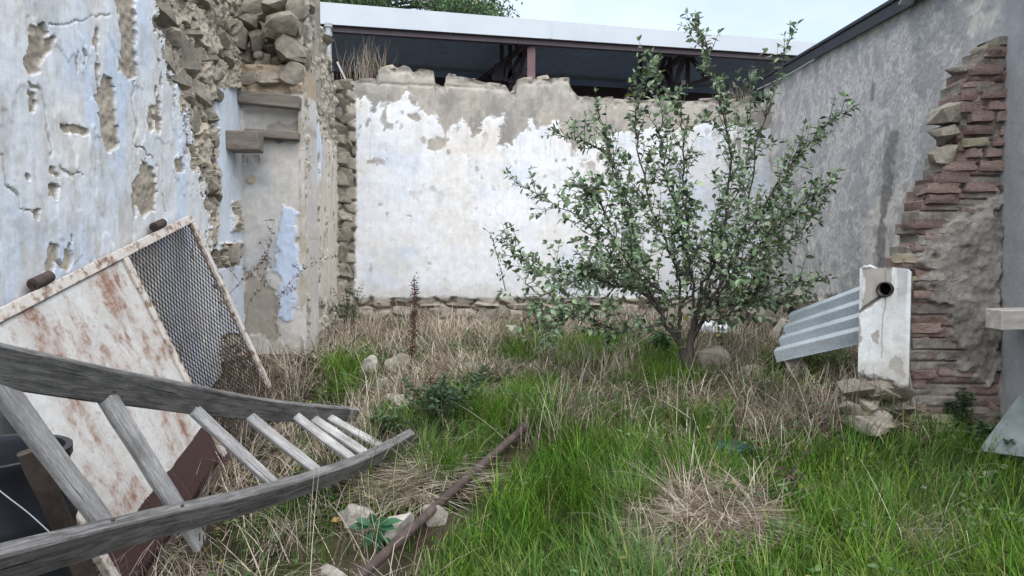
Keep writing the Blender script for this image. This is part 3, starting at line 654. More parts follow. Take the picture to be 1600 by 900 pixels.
link('mortar_core', mesh_np('mortar_core', Vf.reshape(-1, 3), np.stack([idx[:-1, :-1], idx[:-1, 1:], idx[1:, 1:], idx[1:, :-1]], -1).reshape(-1, 4), cc.reshape(-1, 3), True, 50), M['mortar'], stub)
def brick_mesh(seed, mat):
    r = random.Random(seed); b = bmesh.new(); bmesh.ops.create_cube(b, size=1)
    bmesh.ops.subdivide_edges(b, edges=b.edges[:], cuts=2, use_grid_fill=True)
    for v in b.verts:
        k = sum(abs(c_) > .49 for c_ in v.co)
        s_ = .955 if k == 3 else (.982 if k == 2 else 1)
        v.co = v.co*s_ + Vector([r.uniform(-.022, .022) for _ in range(3)])*1.5
        v.co += v.co*(.20*mnoise.noise(v.co*2.2+Vector((seed, 0, 0))))
    me = bpy.data.meshes.new('brick'); b.to_mesh(me); b.free(); me.materials.append(mat)
    me.polygons.foreach_set('use_smooth', np.ones(len(me.polygons), bool)); me.set_sharp_from_angle(angle=R(30)); return me
BR = [brick_mesh(i, M['brick']) for i in range(8)]; PBR = [brick_mesh(20+i, M['pale_brick']) for i in range(3)]
rb = random.Random(5); z = .38; row = 0
while z < z1s-.03:
    xl, xr = stub_l(z), stub_r(z)-.12; x = xl - rb.uniform(-.03, .03) + (0 if row % 2 else -.0)
    first = True
    while x < xr:
        w = rb.choice([.24, .24, .12, .18]); px, py = [float(v) for v in project(np.array(x+w/2), np.array(SY), np.array(z))]
        inside = sdf([(1448, 385), (1570, 310), (1570, 570), (1490, 565), (1478, 500), (1445, 440)], np.array(px), np.array(py)) < 0
        prob = .0 if inside else (.42 if py > 360 else .66)
        if py > 595: prob = .42
        if first and not inside: prob = max(prob, .8)
        if rb.random() < prob:
            o = bpy.data.objects.new('brick', rb.choice(BR if rb.random() < .86 else PBR)); COL.objects.link(o)
            dep = .16; o.location = (x+w/2, SY+dep/2-rb.uniform(-.012, .034), z+rb.uniform(-.006, .006)); o.scale = (w-rb.uniform(.008, .05), dep, rb.uniform(.052, .068))
            o.rotation_euler = (rb.uniform(-.10, .10), rb.uniform(-.05, .05), rb.uniform(-.14, .14)); o.parent = stub; o.matrix_parent_inverse = stub.matrix_basis.inverted()
        x += w+.008; first = False
    z += .077; row += 1
# big blocks bonded into it
for (px, py, w, h, pool, dep) in [(1490, 168, 46, 40, BLOCKS, .26), (1484, 208, 30, 26, BLOCKS, .26), (1480, 245, 38, 40, BLOCKS, .26), (1502, 215, 26, 36, BLOCKS, .24), (1368, 655, 66, 34, FIELD, .35), (1425, 655, 60, 30, BLOCKS, .3), (1470, 665, 60, 26, BLOCKS, .3), (1405, 618, 48, 26, BLOCKS, .3), (1380, 625, 40, 24, STONES, .3), (1520, 645, 50, 22, BLOCKS, .22), (1515, 108, 36, 20, BLOCKS, .25), (1350, 612, 46, 30, BLOCKS, .3), (1392, 616, 48, 30, STONES, .3), (1370, 640, 50, 28, BLOCKS, .34), (1335, 640, 40, 26, STONES, .3), (1412, 642, 44, 26, BLOCKS, .3)]:
    p = at(px, py, SY+.02 if not (px < 1415 and 600 < py < 666) else SY-.22); k = p.y/F; put_stone(stub, p+Vector((0, dep*.3, 0)), (w*k*1.1, dep, h*k*1.15), (random.uniform(-.1, .1), random.uniform(-.1, .1), random.uniform(-.15, .15)), pool)

# white rendered flue block beside the stump
fl = thing('flue_block', (2.47, SY-.02, .6), 'white plastered flue block with a round pipe hole beside the brick stump', 'flue')
fp0, fp1 = at(1342, 500, SY+.09), at(1422, 500, SY-.07); fd = (fp1-fp0).normalized(); fnn = Vector((fd.y, -fd.x, 0)); fx0, fx1 = 0, (fp1-fp0).length
hc = on_plane(1382, 452, fp0, fnn); uh = (hc-fp0).dot(fd)
def flue_fun(U, Z, PX, PY):
    n1 = fbm(U*4+3, Z*4, 121); n2 = fbm(U*14, Z*14, 122); n3 = fbm(U*34, Z*34, 123, 3)
    r = np.hypot(U-uh, Z-hc.z)
    patch = sst(1.5, -1.5, sdf([(1348, 420), (1394, 418), (1392, 455), (1384, 463), (1364, 474), (1346, 490), (1352, 450)], PX, PY)+(n2-.5)*9)
    crack = sst(2.6, .6, linedist([(1340, 492), (1352, 478), (1372, 466), (1382, 462)], PX, PY+(n2-.5)*6)); crack2 = sst(1.5, .3, linedist([(1384, 425), (1383, 470), (1378, 520), (1376, 560)], PX+(n2-.5)*5, PY))
    bot = sst(0, 12, PY-np.interp(PX, [1338, 1360, 1385, 1400, 1422], [578, 584, 588, 600, 596])+(n2-.5)*16)
    hole = sst(.047, .040, r)
    edge = sst(8, 0, PX-1342+(n2-.5)*8)*.3
    h = .012*(n1-.5)*2+.004*(n2-.5)-.010*patch-.025*crack-.004*crack2-hole*.17-bot*(.012+.04*n2)
    C = np.ones(U.shape+(3,))*np.array((.66, .68, .69)); C = mixc(C, (.55, .53, .49), sst(.5, .7, fbm(U*12, Z*3, 124, 5))*.6)
    C = mixc(C, (.36, .34, .31), patch); C = mixc(C, (.30, .28, .26), np.clip(crack+crack2*.7, 0, 1)); C = mixc(C, (.36, .34, .31), sst(.66, .70, fbm(U*9+2, Z*6, 125, 5)))
    C = mixc(C, (.42, .39, .35), sst(530, 590, PY+(n1-.5)*60)*.55); C = mixc(C, (.26, .22, .18), bot); C = mixc(C, (.07, .055, .045), hole)
    C = mixc(C, (.30, .30, .30), sst(.6, .72, fbm(U*22, Z*1.6, 126, 4))*sst(510, 440, PY)*.6)
    return h, C
ftop = lambda u: at(1380, float(np.interp(u/(fx1-fx0), [0, .1, .3, .6, .95, 1], [420, 414, 420, 417, 420, 424])), SY).z
sheet('plastered_face', fp0.to_2d(), fp1.to_2d(), .3, ftop, 110, 230, flue_fun, .30, M['plaster'], fl)
b = BM(); nn = 20; rings = []
for (yy, r) in ((.05, .040), (-.018, .040), (-.026, .044), (-.018, .050), (.02, .050)):
    rings.append([hc+fd*(math.cos(2*math.pi*k/nn)*r)-fnn*yy+Vector((0, 0, math.sin(2*math.pi*k/nn)*r*1.05)) for k in range(nn)])
b.poly([p for r_ in rings for p in r_], [(i*nn+k, i*nn+(k+1) % nn, (i+1)*nn+(k+1) % nn, (i+1)*nn+k) for i in range(4) for k in range(nn)])
b.build('pipe_collar', M['rust'], fl, 50)

# board let into the near wall, pane leaning below
b = BM(); b.box(at(1585, 497, 4.55)+Vector((.12, 0, 0)), (.50, .16, .125), Matrix.Rotation(-.03, 4, 'Y').to_euler())
bme = b.mesh('timber_stub', None, .006); solo('timber_stub', bme, M['pale_wood'], at(1585, 497, 4.55), 'pale sawn timber end sticking out of the smooth grey wall', 'timber')
g0 = gp(1548, 708); b = BM()
pp = [at(1528, 705, 4.45), at(1640, 720, 4.3), at(1650, 640, 4.5), at(1592, 618, 4.62)]
nrm = (pp[1]-pp[0]).cross(pp[3]-pp[0]).normalized()*.008
b.poly(pp+[p+nrm for p in pp], [(0, 1, 2, 3), (7, 6, 5, 4), (0, 4, 5, 1), (1, 5, 6, 2), (2, 6, 7, 3), (3, 7, 4, 0)])
solo('cloudy_pane', b.mesh('cloudy_pane'), M['pane'], g0, 'cloudy glass pane leaning at the foot of the smooth wall', 'glass pane')

# ------------------------------------------------------------------ corrugated sheet leaning behind the flue block
tl, tr, br, bl = at(1238, 488, 5.98), at(1346, 447, 5.58), at(1338, 533, 5.42), at(1208, 562, 5.82)
NU = 5; prof_c = [(0, 1.0), (.05, -.3), (.46, -.7), (.50, -.6), (.95, 1.1), (1.0, 1.0)]
b = BM(); vv = []; nn_ = ((tr-tl).cross(bl-tl)).normalized()
if nn_.y > 0: nn_ = -nn_
for k in range(4):
    for (t, hgt) in prof_c[:-1]: vv.append(((k+t)/4, hgt))
vv.append((1, 1.0))
pts_ = []
for (t, hgt) in vv:
    for (a_, c_) in ((tl, bl), (tr+(tr-tl)*.25, br+(br-bl)*.25)):
        p = a_.lerp(c_, t) - nn_*(.04*hgt); pts_.append(p); pts_.append(p-nn_*.003)
m_ = len(vv)
b.poly(pts_, [f for k in range(m_-1) for f in ((k*4, k*4+2, k*4+6, k*4+4), (k*4+1, k*4+5, k*4+7, k*4+3), (k*4, k*4+4, k*4+5, k*4+1), (k*4+2, k*4+3, k*4+7, k*4+6))])
solo('corrugated_sheet', b.mesh('corrugated_sheet'), M['zinc'], bl, 'tilted grey corrugated metal sheet lying behind the white flue block', 'metal sheet')

# ------------------------------------------------------------------ SHED behind
S0 = at(430, 5, 12.8); S1 = at(1400, 81, 15.9); SZ = 5.96
shed = thing('open_shed', ((S0+S1)/2).xy.to_3d()+Vector((0, 2, .6)), 'open steel shed with pale metal fascia and dark interior behind the wall', 'shed')
sdir = (S1.xy-S0.xy).normalized(); sn = Vector((-sdir.y, sdir.x))     # away from the yard
def sp_(t, back_, z): q = S0.xy.lerp(S1.xy, t)+sn*back_; return Vector((q.x, q.y, z))
fz = lambda t: 5.58+.11*t
b = BM(); b.poly([sp_(0, 0, fz(0)), sp_(1, 0, fz(1)), sp_(1, 0, SZ), sp_(0, 0, SZ), sp_(0, .06, fz(0)), sp_(1, .06, fz(1)), sp_(1, .06, SZ), sp_(0, .06, SZ)], [(0, 1, 2, 3), (7, 6, 5, 4), (0, 4, 5, 1), (1, 5, 6, 2), (2, 6, 7, 3), (3, 7, 4, 0)])
b.build('fascia', M['fascia'], shed)
for t in (.39, .62, .84):     # laps between the fascia sheets
    b = BM(); b.bar(sp_(t, -.004, fz(t)+.01), sp_(t, -.004, SZ-.01), .05, .012, up=(0, 1, 0)); b.build('fascia_joint', M['fascia'], shed)
b = BM(); b.bar(sp_(0, .14, fz(0)-.02), sp_(1, .14, fz(1)-.02), .12, .16); b.build('eaves_beam', M['shed_steel'], shed)
b = BM(); b.poly([sp_(0, .07, SZ-.06), sp_(1, .07, SZ-.06), sp_(1, 5.2, 5.75), sp_(0, 5.2, 5.75), sp_(0, .07, SZ-.02), sp_(1, .07, SZ-.02), sp_(1, 5.2, 5.79), sp_(0, 5.2, 5.79)], [(0, 1, 2, 3), (7, 6, 5, 4), (0, 4, 5, 1), (1, 5, 6, 2), (2, 6, 7, 3), (3, 7, 4, 0)])
b.build('roof_sheet', M['shed_dark'], shed)
for i in range(15):
    t0, t1 = i/15, (i+1)/15-.002; b = BM()
    b.bar(sp_((t0+t1)/2, 5.25+.02*(i % 2), .5), sp_((t0+t1)/2, 5.25+.02*(i % 2), 5.74), (S1.xy-S0.xy).length*(t1-t0), .02, up=sn.to_3d()); b.build('wall_panel', M['shed_dark'], shed)
b = BM(); b.bar(sp_(0, 3.6, 5.52), sp_(1, 3.6, 5.52), .14, .24); b.build('tie_beam', M['shed_steel'], shed)
def tpx(px):   # parameter along the shed front for a photo column
    best = min(range(0, 1001), key=lambda k: abs(project(np.array(sp_(k/1000, .3, 5).x), np.array(sp_(k/1000, .3, 5).y), np.array(5.))[0]-px)); return best/1000
tp = tpx(829)
b = BM(); b.bar(sp_(tp, .25, .5), sp_(tp, .25, 5.5), .15, .15); b.build('post', mat_plain('maroon_post', (.17, .10, .11), .6, .3), shed)
for px in (829, 1075):
    t0 = tpx(px); dt = .05 if px > 1000 else -.03; z_b, z_t = 4.75, 5.66
    b = BM(); b.bar(sp_(t0, .5, z_b+.35), sp_(t0+dt, 5.0, z_b), .09, .09); b.build('truss_chord', M['shed_steel'], shed)
    b = BM(); b.bar(sp_(t0, .5, z_t), sp_(t0+dt, 5.0, z_t), .09, .09); b.build('truss_chord', M['shed_steel'], shed)
    for k in range(7):
        f0, f1_ = k/7, (k+1)/7; z0_, z1_ = (z_b+.35*(1-f0), z_t) if k % 2 else (z_t, z_b+.35*(1-f1_))
        b = BM(); b.bar(sp_(t0+dt*f0, .5+4.5*f0, z0_), sp_(t0+dt*f1_, .5+4.5*f1_, z1_), .07, .07); b.build('truss_web', M['shed_steel'], shed)
b = BM()     # lattice girder parallel to the front
for k, (pa, ya, pb, yb) in enumerate([(1000, 85, 1000, 150), (1040, 88, 1018, 150), (1046, 88, 1050, 150), (1070, 90, 1052, 140), (1075, 90, 1074, 140), (1080, 90, 1105, 125), (1110, 122, 1040, 145), (985, 140, 975, 155), (980, 135, 1000, 155)]):
    b = BM(); b.bar(at(pa, ya, 16.2), at(pb, yb, 16.2), .08, .08, up=(0, 1, 0)); b.build('lattice_bar', M['shed_steel'], shed)
for k, (pa, ya, pb, yb) in enumerate([(784, 65, 784, 125), (797, 65, 797, 130), (806, 68, 815, 90), (820, 76, 792, 125), (776, 100, 776, 125)]):
    b = BM(); b.bar(at(pa, ya, 15.2), at(pb, yb, 15.2), .08, .08, up=(0, 1, 0)); b.build('lattice_bar', M['shed_steel'], shed)
b = BM(); b.tube([at(513, 37, 12.6), at(513, 60, 12.6), at(517, 200, 12.6)], .05, 10); dp = thing('downpipe', at(513, 60, 12.6), 'grey plastic downpipe under the left end of the pale fascia', 'downpipe')
b.build('pipe', M['pvc'], dp, 50)
for py in (40, 54): b = BM(); b.tube([at(513, py-3, 12.6), at(513, py+3, 12.6)], .068, 12); b.build('socket', M['pvc'], dp, 50)

# ------------------------------------------------------------------ swept boards, ladder
def sweep_board(name, path, w, h, mat, parent, upv, taper=None, n=None):
    P = [Vector(p) for p in path]; V = []; Fc = []; UV = []; prof_ = [(-.5, -.5), (.5, -.5), (.5, .5), (-.5, .5)]; bev = .10
    ring = []
    for i, (x, y) in enumerate(prof_):          # chamfered rectangle
        nx, ny = prof_[(i+1) % 4]; px_, py_ = prof_[i-1]
        e = .006
        for (qx, qy) in ((px_, py_), (nx, ny)):
            dx, dy = (qx-x)*w, (qy-y)*h; l = math.hypot(dx, dy); ring.append((x*w+dx/l*e, y*h+dy/l*e))
    m_ = len(ring); s_ = 0; lens = []
    for i, p in enumerate(P):
        d = (P[min(i+1, len(P)-1)]-P[max(i-1, 0)]).normalized(); x = d.cross(upv).normalized(); y = x.cross(d)
        if i: s_ += (P[i]-P[i-1]).length
        lens.append(s_); k = 1 if taper is None else taper(i/(len(P)-1))
        for (a_, c_) in ring: V.append(p + x*a_ + y*(c_*k) + Vector((mnoise.noise(p*9+Vector((a_*40, c_*40, 3))),)*3)*.0022)
    for i in range(len(P)-1):
        for k in range(m_): Fc.append((i*m_+k, i*m_+(k+1) % m_, (i+1)*m_+(k+1) % m_, (i+1)*m_+k))
    Fc.append(tuple(range(m_-1, -1, -1))); Fc.append(tuple((len(P)-1)*m_+k for k in range(m_)))
    me = bpy.data.meshes.new(name); me.from_pydata([tuple(v) for v in V], [], Fc); me.update()
    uvl = me.uv_layers.new(name='UVMap'); per = [0]
    for k in range(m_): a_ = ring[k]; c_ = ring[(k+1) % m_]; per.append(per[-1]+math.hypot(a_[0]-c_[0], a_[1]-c_[1]))
    li = 0
    for i in range(len(P)-1):
        for k in range(m_):
            for (kk, ii) in ((k, i), (k+1, i), (k+1, i+1), (k, i+1)): uvl.data[li].uv = (per[kk], lens[ii]); li += 1
    b_ = bmesh.new(); b_.from_mesh(me); bmesh.ops.recalc_face_normals(b_, faces=b_.faces); b_.to_mesh(me); b_.free()
    me.polygons.foreach_set('use_smooth', np.ones(len(me.polygons), bool)); me.set_sharp_from_angle(angle=R(35))
    return link(name, me, mat, parent)
lad = thing('wooden_ladder', gp(560, 760), 'weathered grey wooden ladder with bowed rails lying across the left foreground', 'ladder')
def rail_pts(kp, drop):
    return [p-Vector((0, 0, drop)) for p in catmull([at(*k) for k in kp], 7)]
sweep_board('rail', rail_pts([(-230, 490, 1.6), (-110, 514, 1.85), (0, 538, 2.1), (200, 582, 2.75), (400, 620, 3.8), (500, 630, 4.5), (556, 633, 4.95)], .062), .046, .124, M['board'], lad, Vector((.32, -.3, 1)).normalized(), lambda t: 1-.28*max(0, t-.6)/.4)
sweep_board('rail', rail_pts([(-300, 915, 1.45), (-130, 880, 1.72), (0, 850, 2.0), (200, 803, 2.6), (350, 770, 3.1), (440, 748, 3.5), (540, 716, 4.0), (600, 689, 4.35), (640, 667, 4.6)], .06), .056, .12, M['board'], lad, Vector((.55, -.2, 1)).normalized(), lambda t: 1-.25*max(0, t-.6)/.4)
for (a_, c_, w, h, ext) in [((-10, 590, 2.09), (168, 826, 2.60), .085, .032, 0), ((165, 618, 2.62), (288, 812, 3.02), .08, .032, .17), ((302, 640, 3.2), (440, 768, 3.54), .064, .03, 0), ((385, 648, 3.72), (510, 748, 3.93), .06, .03, 0), ((462, 650, 4.2), (556, 722, 4.15), .055, .028, 0), ((484, 650, 4.42), (576, 712, 4.28), .055, .028, .0), ((510, 650, 4.6), (600, 700, 4.42), .052, .028, 0), ((545, 695, 4.62), (600, 730, 4.42), .05, .028, .06)]:
    A_, C_ = at(*a_), at(*c_); d = (C_-A_).normalized(); C_ = C_+d*ext
    sweep_board('rung', [A_.lerp(C_, t) for t in np.linspace(0, 1, 9)], w, h, M['rung'], lad, Vector((.35, -.55, .75)).normalized())
for (px, py, Y) in [(178, 812, 2.40), (286, 790, 2.75), (300, 812, 2.78), (446, 762, 3.40), (512, 742, 3.72), (180, 612, 2.60), (310, 634, 3.18), (392, 640, 3.66)]:
    b = BM(); q = at(px, py, Y-.0); b.tube([q, q+Vector((0, -.012, .002))], .0055, 7); b.build('nail', M['rust'], lad)
b = BM()
for k in range(3): q = at(312+k*6, 845+k*3, 2.95); b.tube([q, q+Vector((.01, -.02, .04))], .0025, 5)
b.build('nail', M['rust'], lad)

# ------------------------------------------------------------------ GATE LEAF leaning on the left wall, hinge side up
gO = on_left(296, 336, .075); gA = on_left(0, 481, .075); tx = (gA-gO).normalized()
dr = ray(426, 613); cv = Vector((0, 0, EYE)); k_ = (gO-cv).dot(tx)/dr.dot(tx); gB = cv+dr*k_
ty = (gB-gO).normalized(); tz = tx.cross(ty).normalized(); GH = (gB-gO).length
ty = tz.cross(tx).normalized()
mat4 = Matrix((( tx.x, ty.x, tz.x, gO.x), (tx.y, ty.y, tz.y, gO.y), (tx.z, ty.z, tz.z, gO.z), (0, 0, 0, 1)))
facing = 1 if tz.x > 0 else -1
gate = thing('metal_gate', None, 'rusty white sheet metal gate leaf with wire mesh panel leaning on the wall', 'gate', mat4=mat4)
GW = 2.75; mid = (on_plane(192, 402, gO, tz)-gO).dot(tx)
def gbar(name, u0, v0, u1, v1, w, mat=M['steel_frame']):
    b = BM(); b.bar((u0, v0, 0), (u1, v1, 0), w, .045, up=(0, 0, 1)); return b.build(name, mat, gate, bevel=.004, world_coords=False)
gbar('frame_bar', -.0, .03, GW, .03, .062); gbar('frame_bar', .03, .062, .03, GH-.062, .058); gbar('frame_bar', GW-.03, .062, GW-.03, GH-.062, .058); gbar('frame_bar', 0, GH-.03, GW, GH-.03, .05, M['rust'])
gbar('frame_bar', mid, .062, mid, GH-.062, .062)
# sheet with slight dents
nu_, nv_ = 50, 36; u_ = np.linspace(mid+.03, GW-.03, nu_); v_ = np.linspace(.062, GH-.062, nv_); UU, VV = np.meshgrid(u_, v_)
WW = facing*(.004+.018*(fbm(UU*2.2, VV*2.2, 131)-.5)); idx = np.arange(nu_*nv_).reshape(nv_, nu_)
me = mesh_np('sheet_panel', np.stack([UU, VV, WW], -1).reshape(-1, 3), np.stack([idx[:-1, :-1], idx[:-1, 1:], idx[1:, 1:], idx[1:, :-1]], -1).reshape(-1, 4))
shp = link('sheet_panel', me, M['gate_sheet'], gate, False); sm = shp.modifiers.new('thickness', 'SOLIDIFY'); sm.thickness = .003
# hexagonal wire mesh
b = BM(); cu, cv_ = .026, .031; u0, u1, v0, v1 = .06, mid-.03, .062, GH-.062
ncol = int((u1-u0)/cu); nrow = int((v1-v0)/cv_)
for i in range(ncol+1):
    pts_ = []
    for j in range(nrow+1):
        s_ = .26 if (i+j) % 2 else -.26
        uu = u0+(i+.5)*cu+s_*cu*1.0; uu = min(u1, max(u0, uu)); v = v0+j*cv_
        sag = -facing*.03*math.sin(math.pi*(uu-u0)/(u1-u0))*math.sin(math.pi*(v-v0)/(v1-v0))
        pts_.append((uu, v, sag)); pts_.append((uu, min(v+cv_*.45, v1), sag))
    b.tube(pts_, .0036, 4, False)
wm = b.build('wire_mesh', M['dark_wire'], gate, world_coords=False); wm['kind'] = 'stuff'
for px, py in ((56, 430), (244, 348)):
    q = on_plane(px, py+6, gO, tz)-gO; u = q.dot(tx); b = BM(); b.tube([(u-.10, -.035, facing*.01), (u+.06, -.035, facing*.01)], .032, 12)
    hg = b.build('hinge', M['rust'], gate, 50, world_coords=False)
    b = BM(); b.tube([(u+.061, -.035, facing*.01), (u+.075, -.035, facing*.01)], .019, 10); pn = b.build('hinge_pin', M['dark_wire'], hg, 50, world_coords=False)
    b = BM(); b.box((u, -.005, 0), (.14, .03, .02)); b.build('hinge_plate', M['rust'], hg, world_coords=False)

# ------------------------------------------------------------------ black barrel and plank under the ladder
bc = Vector((-2.0, 2.75, gz(-2.0, 2.75)-.02)); b = BM(); nn = 28; prof_b = [(.27, 0), (.285, .05), (.30, .25), (.31, .28), (.30, .31), (.30, .52), (.31, .55), (.30, .58), (.285, .76), (.295, .78), (.295, .81), (.27, .81), (.265, .78), (.27, .5), (.26, .06), (.0, .05)]
b.poly([Vector((bc.x+r*math.cos(2*math.pi*k/nn), bc.y+r*math.sin(2*math.pi*k/nn), bc.z+z_)) for r, z_ in prof_b for k in range(nn)], [(i*nn+k, i*nn+(k+1) % nn, (i+1)*nn+(k+1) % nn, (i+1)*nn+k) for i in range(len(prof_b)-1) for k in range(nn)])
solo('plastic_barrel', b.mesh('plastic_barrel', 40), M['black_plastic'], bc, 'open black plastic barrel behind the near end of the ladder', 'barrel')
M['dark_plank'] = mat_noise('dark_plank', [(.3, (.03, .024, .022)), (.7, (.09, .07, .06))], 8, 50, .9, .7, .008, .15)
pl_ = thing('loose_plank', at(105, 815, 2.7), 'dark old plank standing against the black barrel under the ladder', 'plank')
sweep_board('board', [at(48, 712, 2.45).lerp(at(112, 850, 2.62), t) for t in np.linspace(-.05, 1.6, 9)], .07, .03, M['dark_plank'], pl_, Vector((.4, -.8, .3)).normalized())
b = BM(); b.tube(catmull([at(-40, 735, 2.3), at(10, 775, 2.32), at(45, 802, 2.34), at(78, 832, 2.36)], 6), .002, 5)
solo('wire', b.mesh('wire', 60), M['pvc'], at(78, 832, 2.36), 'thin pale wire hanging in front of the black barrel', 'wire')
# ------------------------------------------------------------------ rusty pipe in the grass
pa, pb = gp(822, 690)+Vector((0, 0, .09)), gp(588, 915)+Vector((0, 0, .10)); pmid = gp(712, 792)+Vector((0, 0, .10))
PIPE2 = [(pa.x, pa.y), (pmid.x, pmid.y), (pb.x, pb.y)]
pth = catmull([pa, pmid, pb, pb+(pb-pmid)*.35], 8); b = BM(); b.tube(pth, .024, 14)
solo('rusty_pipe', b.mesh('rusty_pipe', 50), M['rust'], pmid, 'long rusty iron pipe lying through the green grass', 'pipe')

# ------------------------------------------------------------------ rocks, each a thing
for (px, py, w, h, pool, lab) in [
    (577, 574, 40, 38, PALE, 'pale rock nearest the dry dock stalk on its left'), (625, 568, 44, 34, STONES, 'dark rock just left of the dry dock stalk base'),
    (622, 632, 52, 30, FIELD, 'brownish rock in the straw just beyond the ladder tip'), (560, 812, 58, 44, PALE, 'pale rounded rock below the ladder behind the broad-leaved plant'),
    (628, 832, 70, 56, PALE, 'largest pale rock touching the rusty pipe'), (527, 897, 66, 36, PALE, 'white rock cut by the bottom edge of the picture'),
    (680, 812, 40, 34, FIELD, 'small grey rock tucked against the upper side of the rusty pipe'), (1112, 568, 62, 52, FIELD, 'big grey stone block just right of the tree trunk'), (1174, 582, 40, 24, PALE, 'small pale flat stone between the tree and the metal sheet'),
    (1248, 580, 40, 40, FIELD, 'squared grey stone in front of the corrugated sheet'), (1195, 600, 30, 20, FIELD, 'low brown stone in weeds left of the squared stone'),
    (1350, 664, 84, 24, STONES, 'long flat stone at the foot of the brick stump'), (800, 518, 30, 22, PALE, 'pale stone under the low left branches of the tree'),
    (740, 580, 44, 24, FIELD, 'half buried stone in straw right of the dock stalk'), (600, 600, 30, 18, PALE, 'small pale stone in front of the dark rock')]:
    p = gp(px, py+h*.35); k = p.y/F
    o = put_stone(None, p+Vector((0, 0, h*k*.30)), (w*k*1.15, w*k*1.0, h*k*1.2), (random.uniform(-.2, .2), random.uniform(-.2, .2), random.uniform(0, 3)), pool, 'rock')
    tag(o, lab, 'rock', 'rocks lying in the yard')
for i, (px, py, Y, w, h, lab) in enumerate([(1180, 500, 9.2, 70, 50, 'large pale building stone in the heap behind the tree'), (1125, 520, 9.0, 50, 30, 'flat building stone low in the heap right of the trunk'), (1215, 520, 8.6, 60, 40, 'brown building stone at the left end of the metal sheet'), (1240, 470, 9.4, 80, 34, 'wide ledge stone at the foot of the grey cement wall'), (1160, 462, 9.8, 60, 36, 'upper stone of the heap in the back corner')]):
    p = at(px, py, Y); k = Y/F
    o = put_stone(None, p, (w*k*1.1, .5, h*k*1.2), (random.uniform(-.15, .15), random.uniform(-.15, .15), random.uniform(0, 1)), FIELD, 'building_stone'); tag(o, lab, 'stone', 'stone heap in the back corner')
b = BM(); 
for k in range(4): b.box((1.9+.5*k, 9.9+.12*k, .62+.06*(k % 2)), (.6, .9, .6))
# white sack and plastic scraps
def lump(name, c, size, mat, label, cat, seed):
    bm = bmesh.new(); bmesh.ops.create_icosphere(bm, subdivisions=4, radius=1)
    for v in bm.verts:
        d = v.co.copy(); r = 1+.28*mnoise.noise(d*1.6+Vector((seed, 0, 0)))+.14*abs(mnoise.noise(d*4+Vector((0, seed, 0))))+.05*mnoise.noise(d*9)
        v.co = Vector((d.x*size[0]*r, d.y*size[1]*r, max(d.z, -.55)*size[2]*r))
    me = bpy.data.meshes.new(name); bm.to_mesh(me); bm.free(); me.polygons.foreach_set('use_smooth', np.ones(len(me.polygons), bool))
    o = link(name, me, mat); o.location = c; return tag(o, label, cat)
lump('white_sack', at(1145, 436, 9.9), (.24, .2, .15), M['plastic_white'], 'white sack on the stone heap behind the tree', 'sack', 2)
lump('plastic_scrap', at(1108, 512, 8.9)+Vector((0, -.1, 0)), (.22, .2, .10), M['plastic_white'], 'crumpled pale plastic low behind the tree trunk', 'plastic', 5)
p = gp(1142, 706); lump('plastic_bag', p+Vector((0, 0, .02)), (.15, .10, .035), M['plastic_teal'], 'dark teal plastic bag half hidden at the grass edge', 'bag', 8)

# ------------------------------------------------------------------ leaves and plants
def leaf_arrays(pos, dirv, nrm, L_, W_, col):
    """pos,dirv,nrm (N,3): a folded, slightly curled leaf of 6 points, 4 triangles + 1"""
    d = dirv/np.linalg.norm(dirv, axis=1)[:, None]; s = np.cross(d, nrm); s /= np.linalg.norm(s, axis=1)[:, None]+1e-9; n = np.cross(s, d)
    L_ = L_[:, None]; W_ = W_[:, None]
    b0 = pos; m1 = pos+d*L_*.33-n*L_*.02; m2 = pos+d*L_*.7-n*L_*.06; tip = pos+d*L_-n*L_*.16
    l1 = m1+s*W_*.46+n*W_*.16; r1 = m1-s*W_*.46+n*W_*.16; l2 = m2+s*W_*.38+n*W_*.13; r2 = m2-s*W_*.38+n*W_*.13
    V = np.stack([b0, l1, m1, r1, l2, m2, r2, tip], 1).reshape(-1, 3); N_ = len(pos); o = (np.arange(N_)*8)[:, None]
    Q = np.concatenate([o+np.array([[1, 2, 5, 4]]), o+np.array([[2, 3, 6, 5]])], 0)
    Tt = np.concatenate([o+np.array([[0, 2, 1]]), o+np.array([[0, 3, 2]]), o+np.array([[4, 5, 7]]), o+np.array([[5, 6, 7]])], 0)
    Tall = np.concatenate([Tt, Q[:, [0, 1, 2]], Q[:, [0, 2, 3]]], 0)
    return V, Tall, np.repeat(col, 8, 0)
def unit(v): return v/(np.linalg.norm(v)+1e-9)
def leaf_cols(n, base, var, yellow=.03):
    c = np.array(base)[None]*(1+var*(rng.random((n, 1))*2-1)) * (1+.12*(rng.random((n, 3))-.5))
    y = rng.random(n) < yellow; c[y] = np.array((.22, .20, .05)); return c

class Plant:
    def __init__(s): s.w = BM(); s.p = []; s.d = []; s.n = []; s.L = []; s.W = []
    def leaf(s, p, d, L_, W_):
        n = np.array([rng.normal()*.5, rng.normal()*.5, 1.]); s.p.append(np.array(p)); s.d.append(np.array(d)); s.n.append(n); s.L.append(L_); s.W.append(W_)
    def stem(s, path, r0, r1, n=6):
        m_ = len(path); s.w.tube(path, [r0+(r1-r0)*i/(m_-1) for i in range(m_)], n, False)
def build_crown(name, P, mat, parent, base, var, yellow):
    V, T_, C = leaf_arrays(np.array(P.p), np.array(P.d), np.array(P.n), np.array(P.L), np.array(P.W), leaf_cols(len(P.p), base, var, yellow))
    return link(name, mesh_np(name, V, T_, C, True), mat, parent)

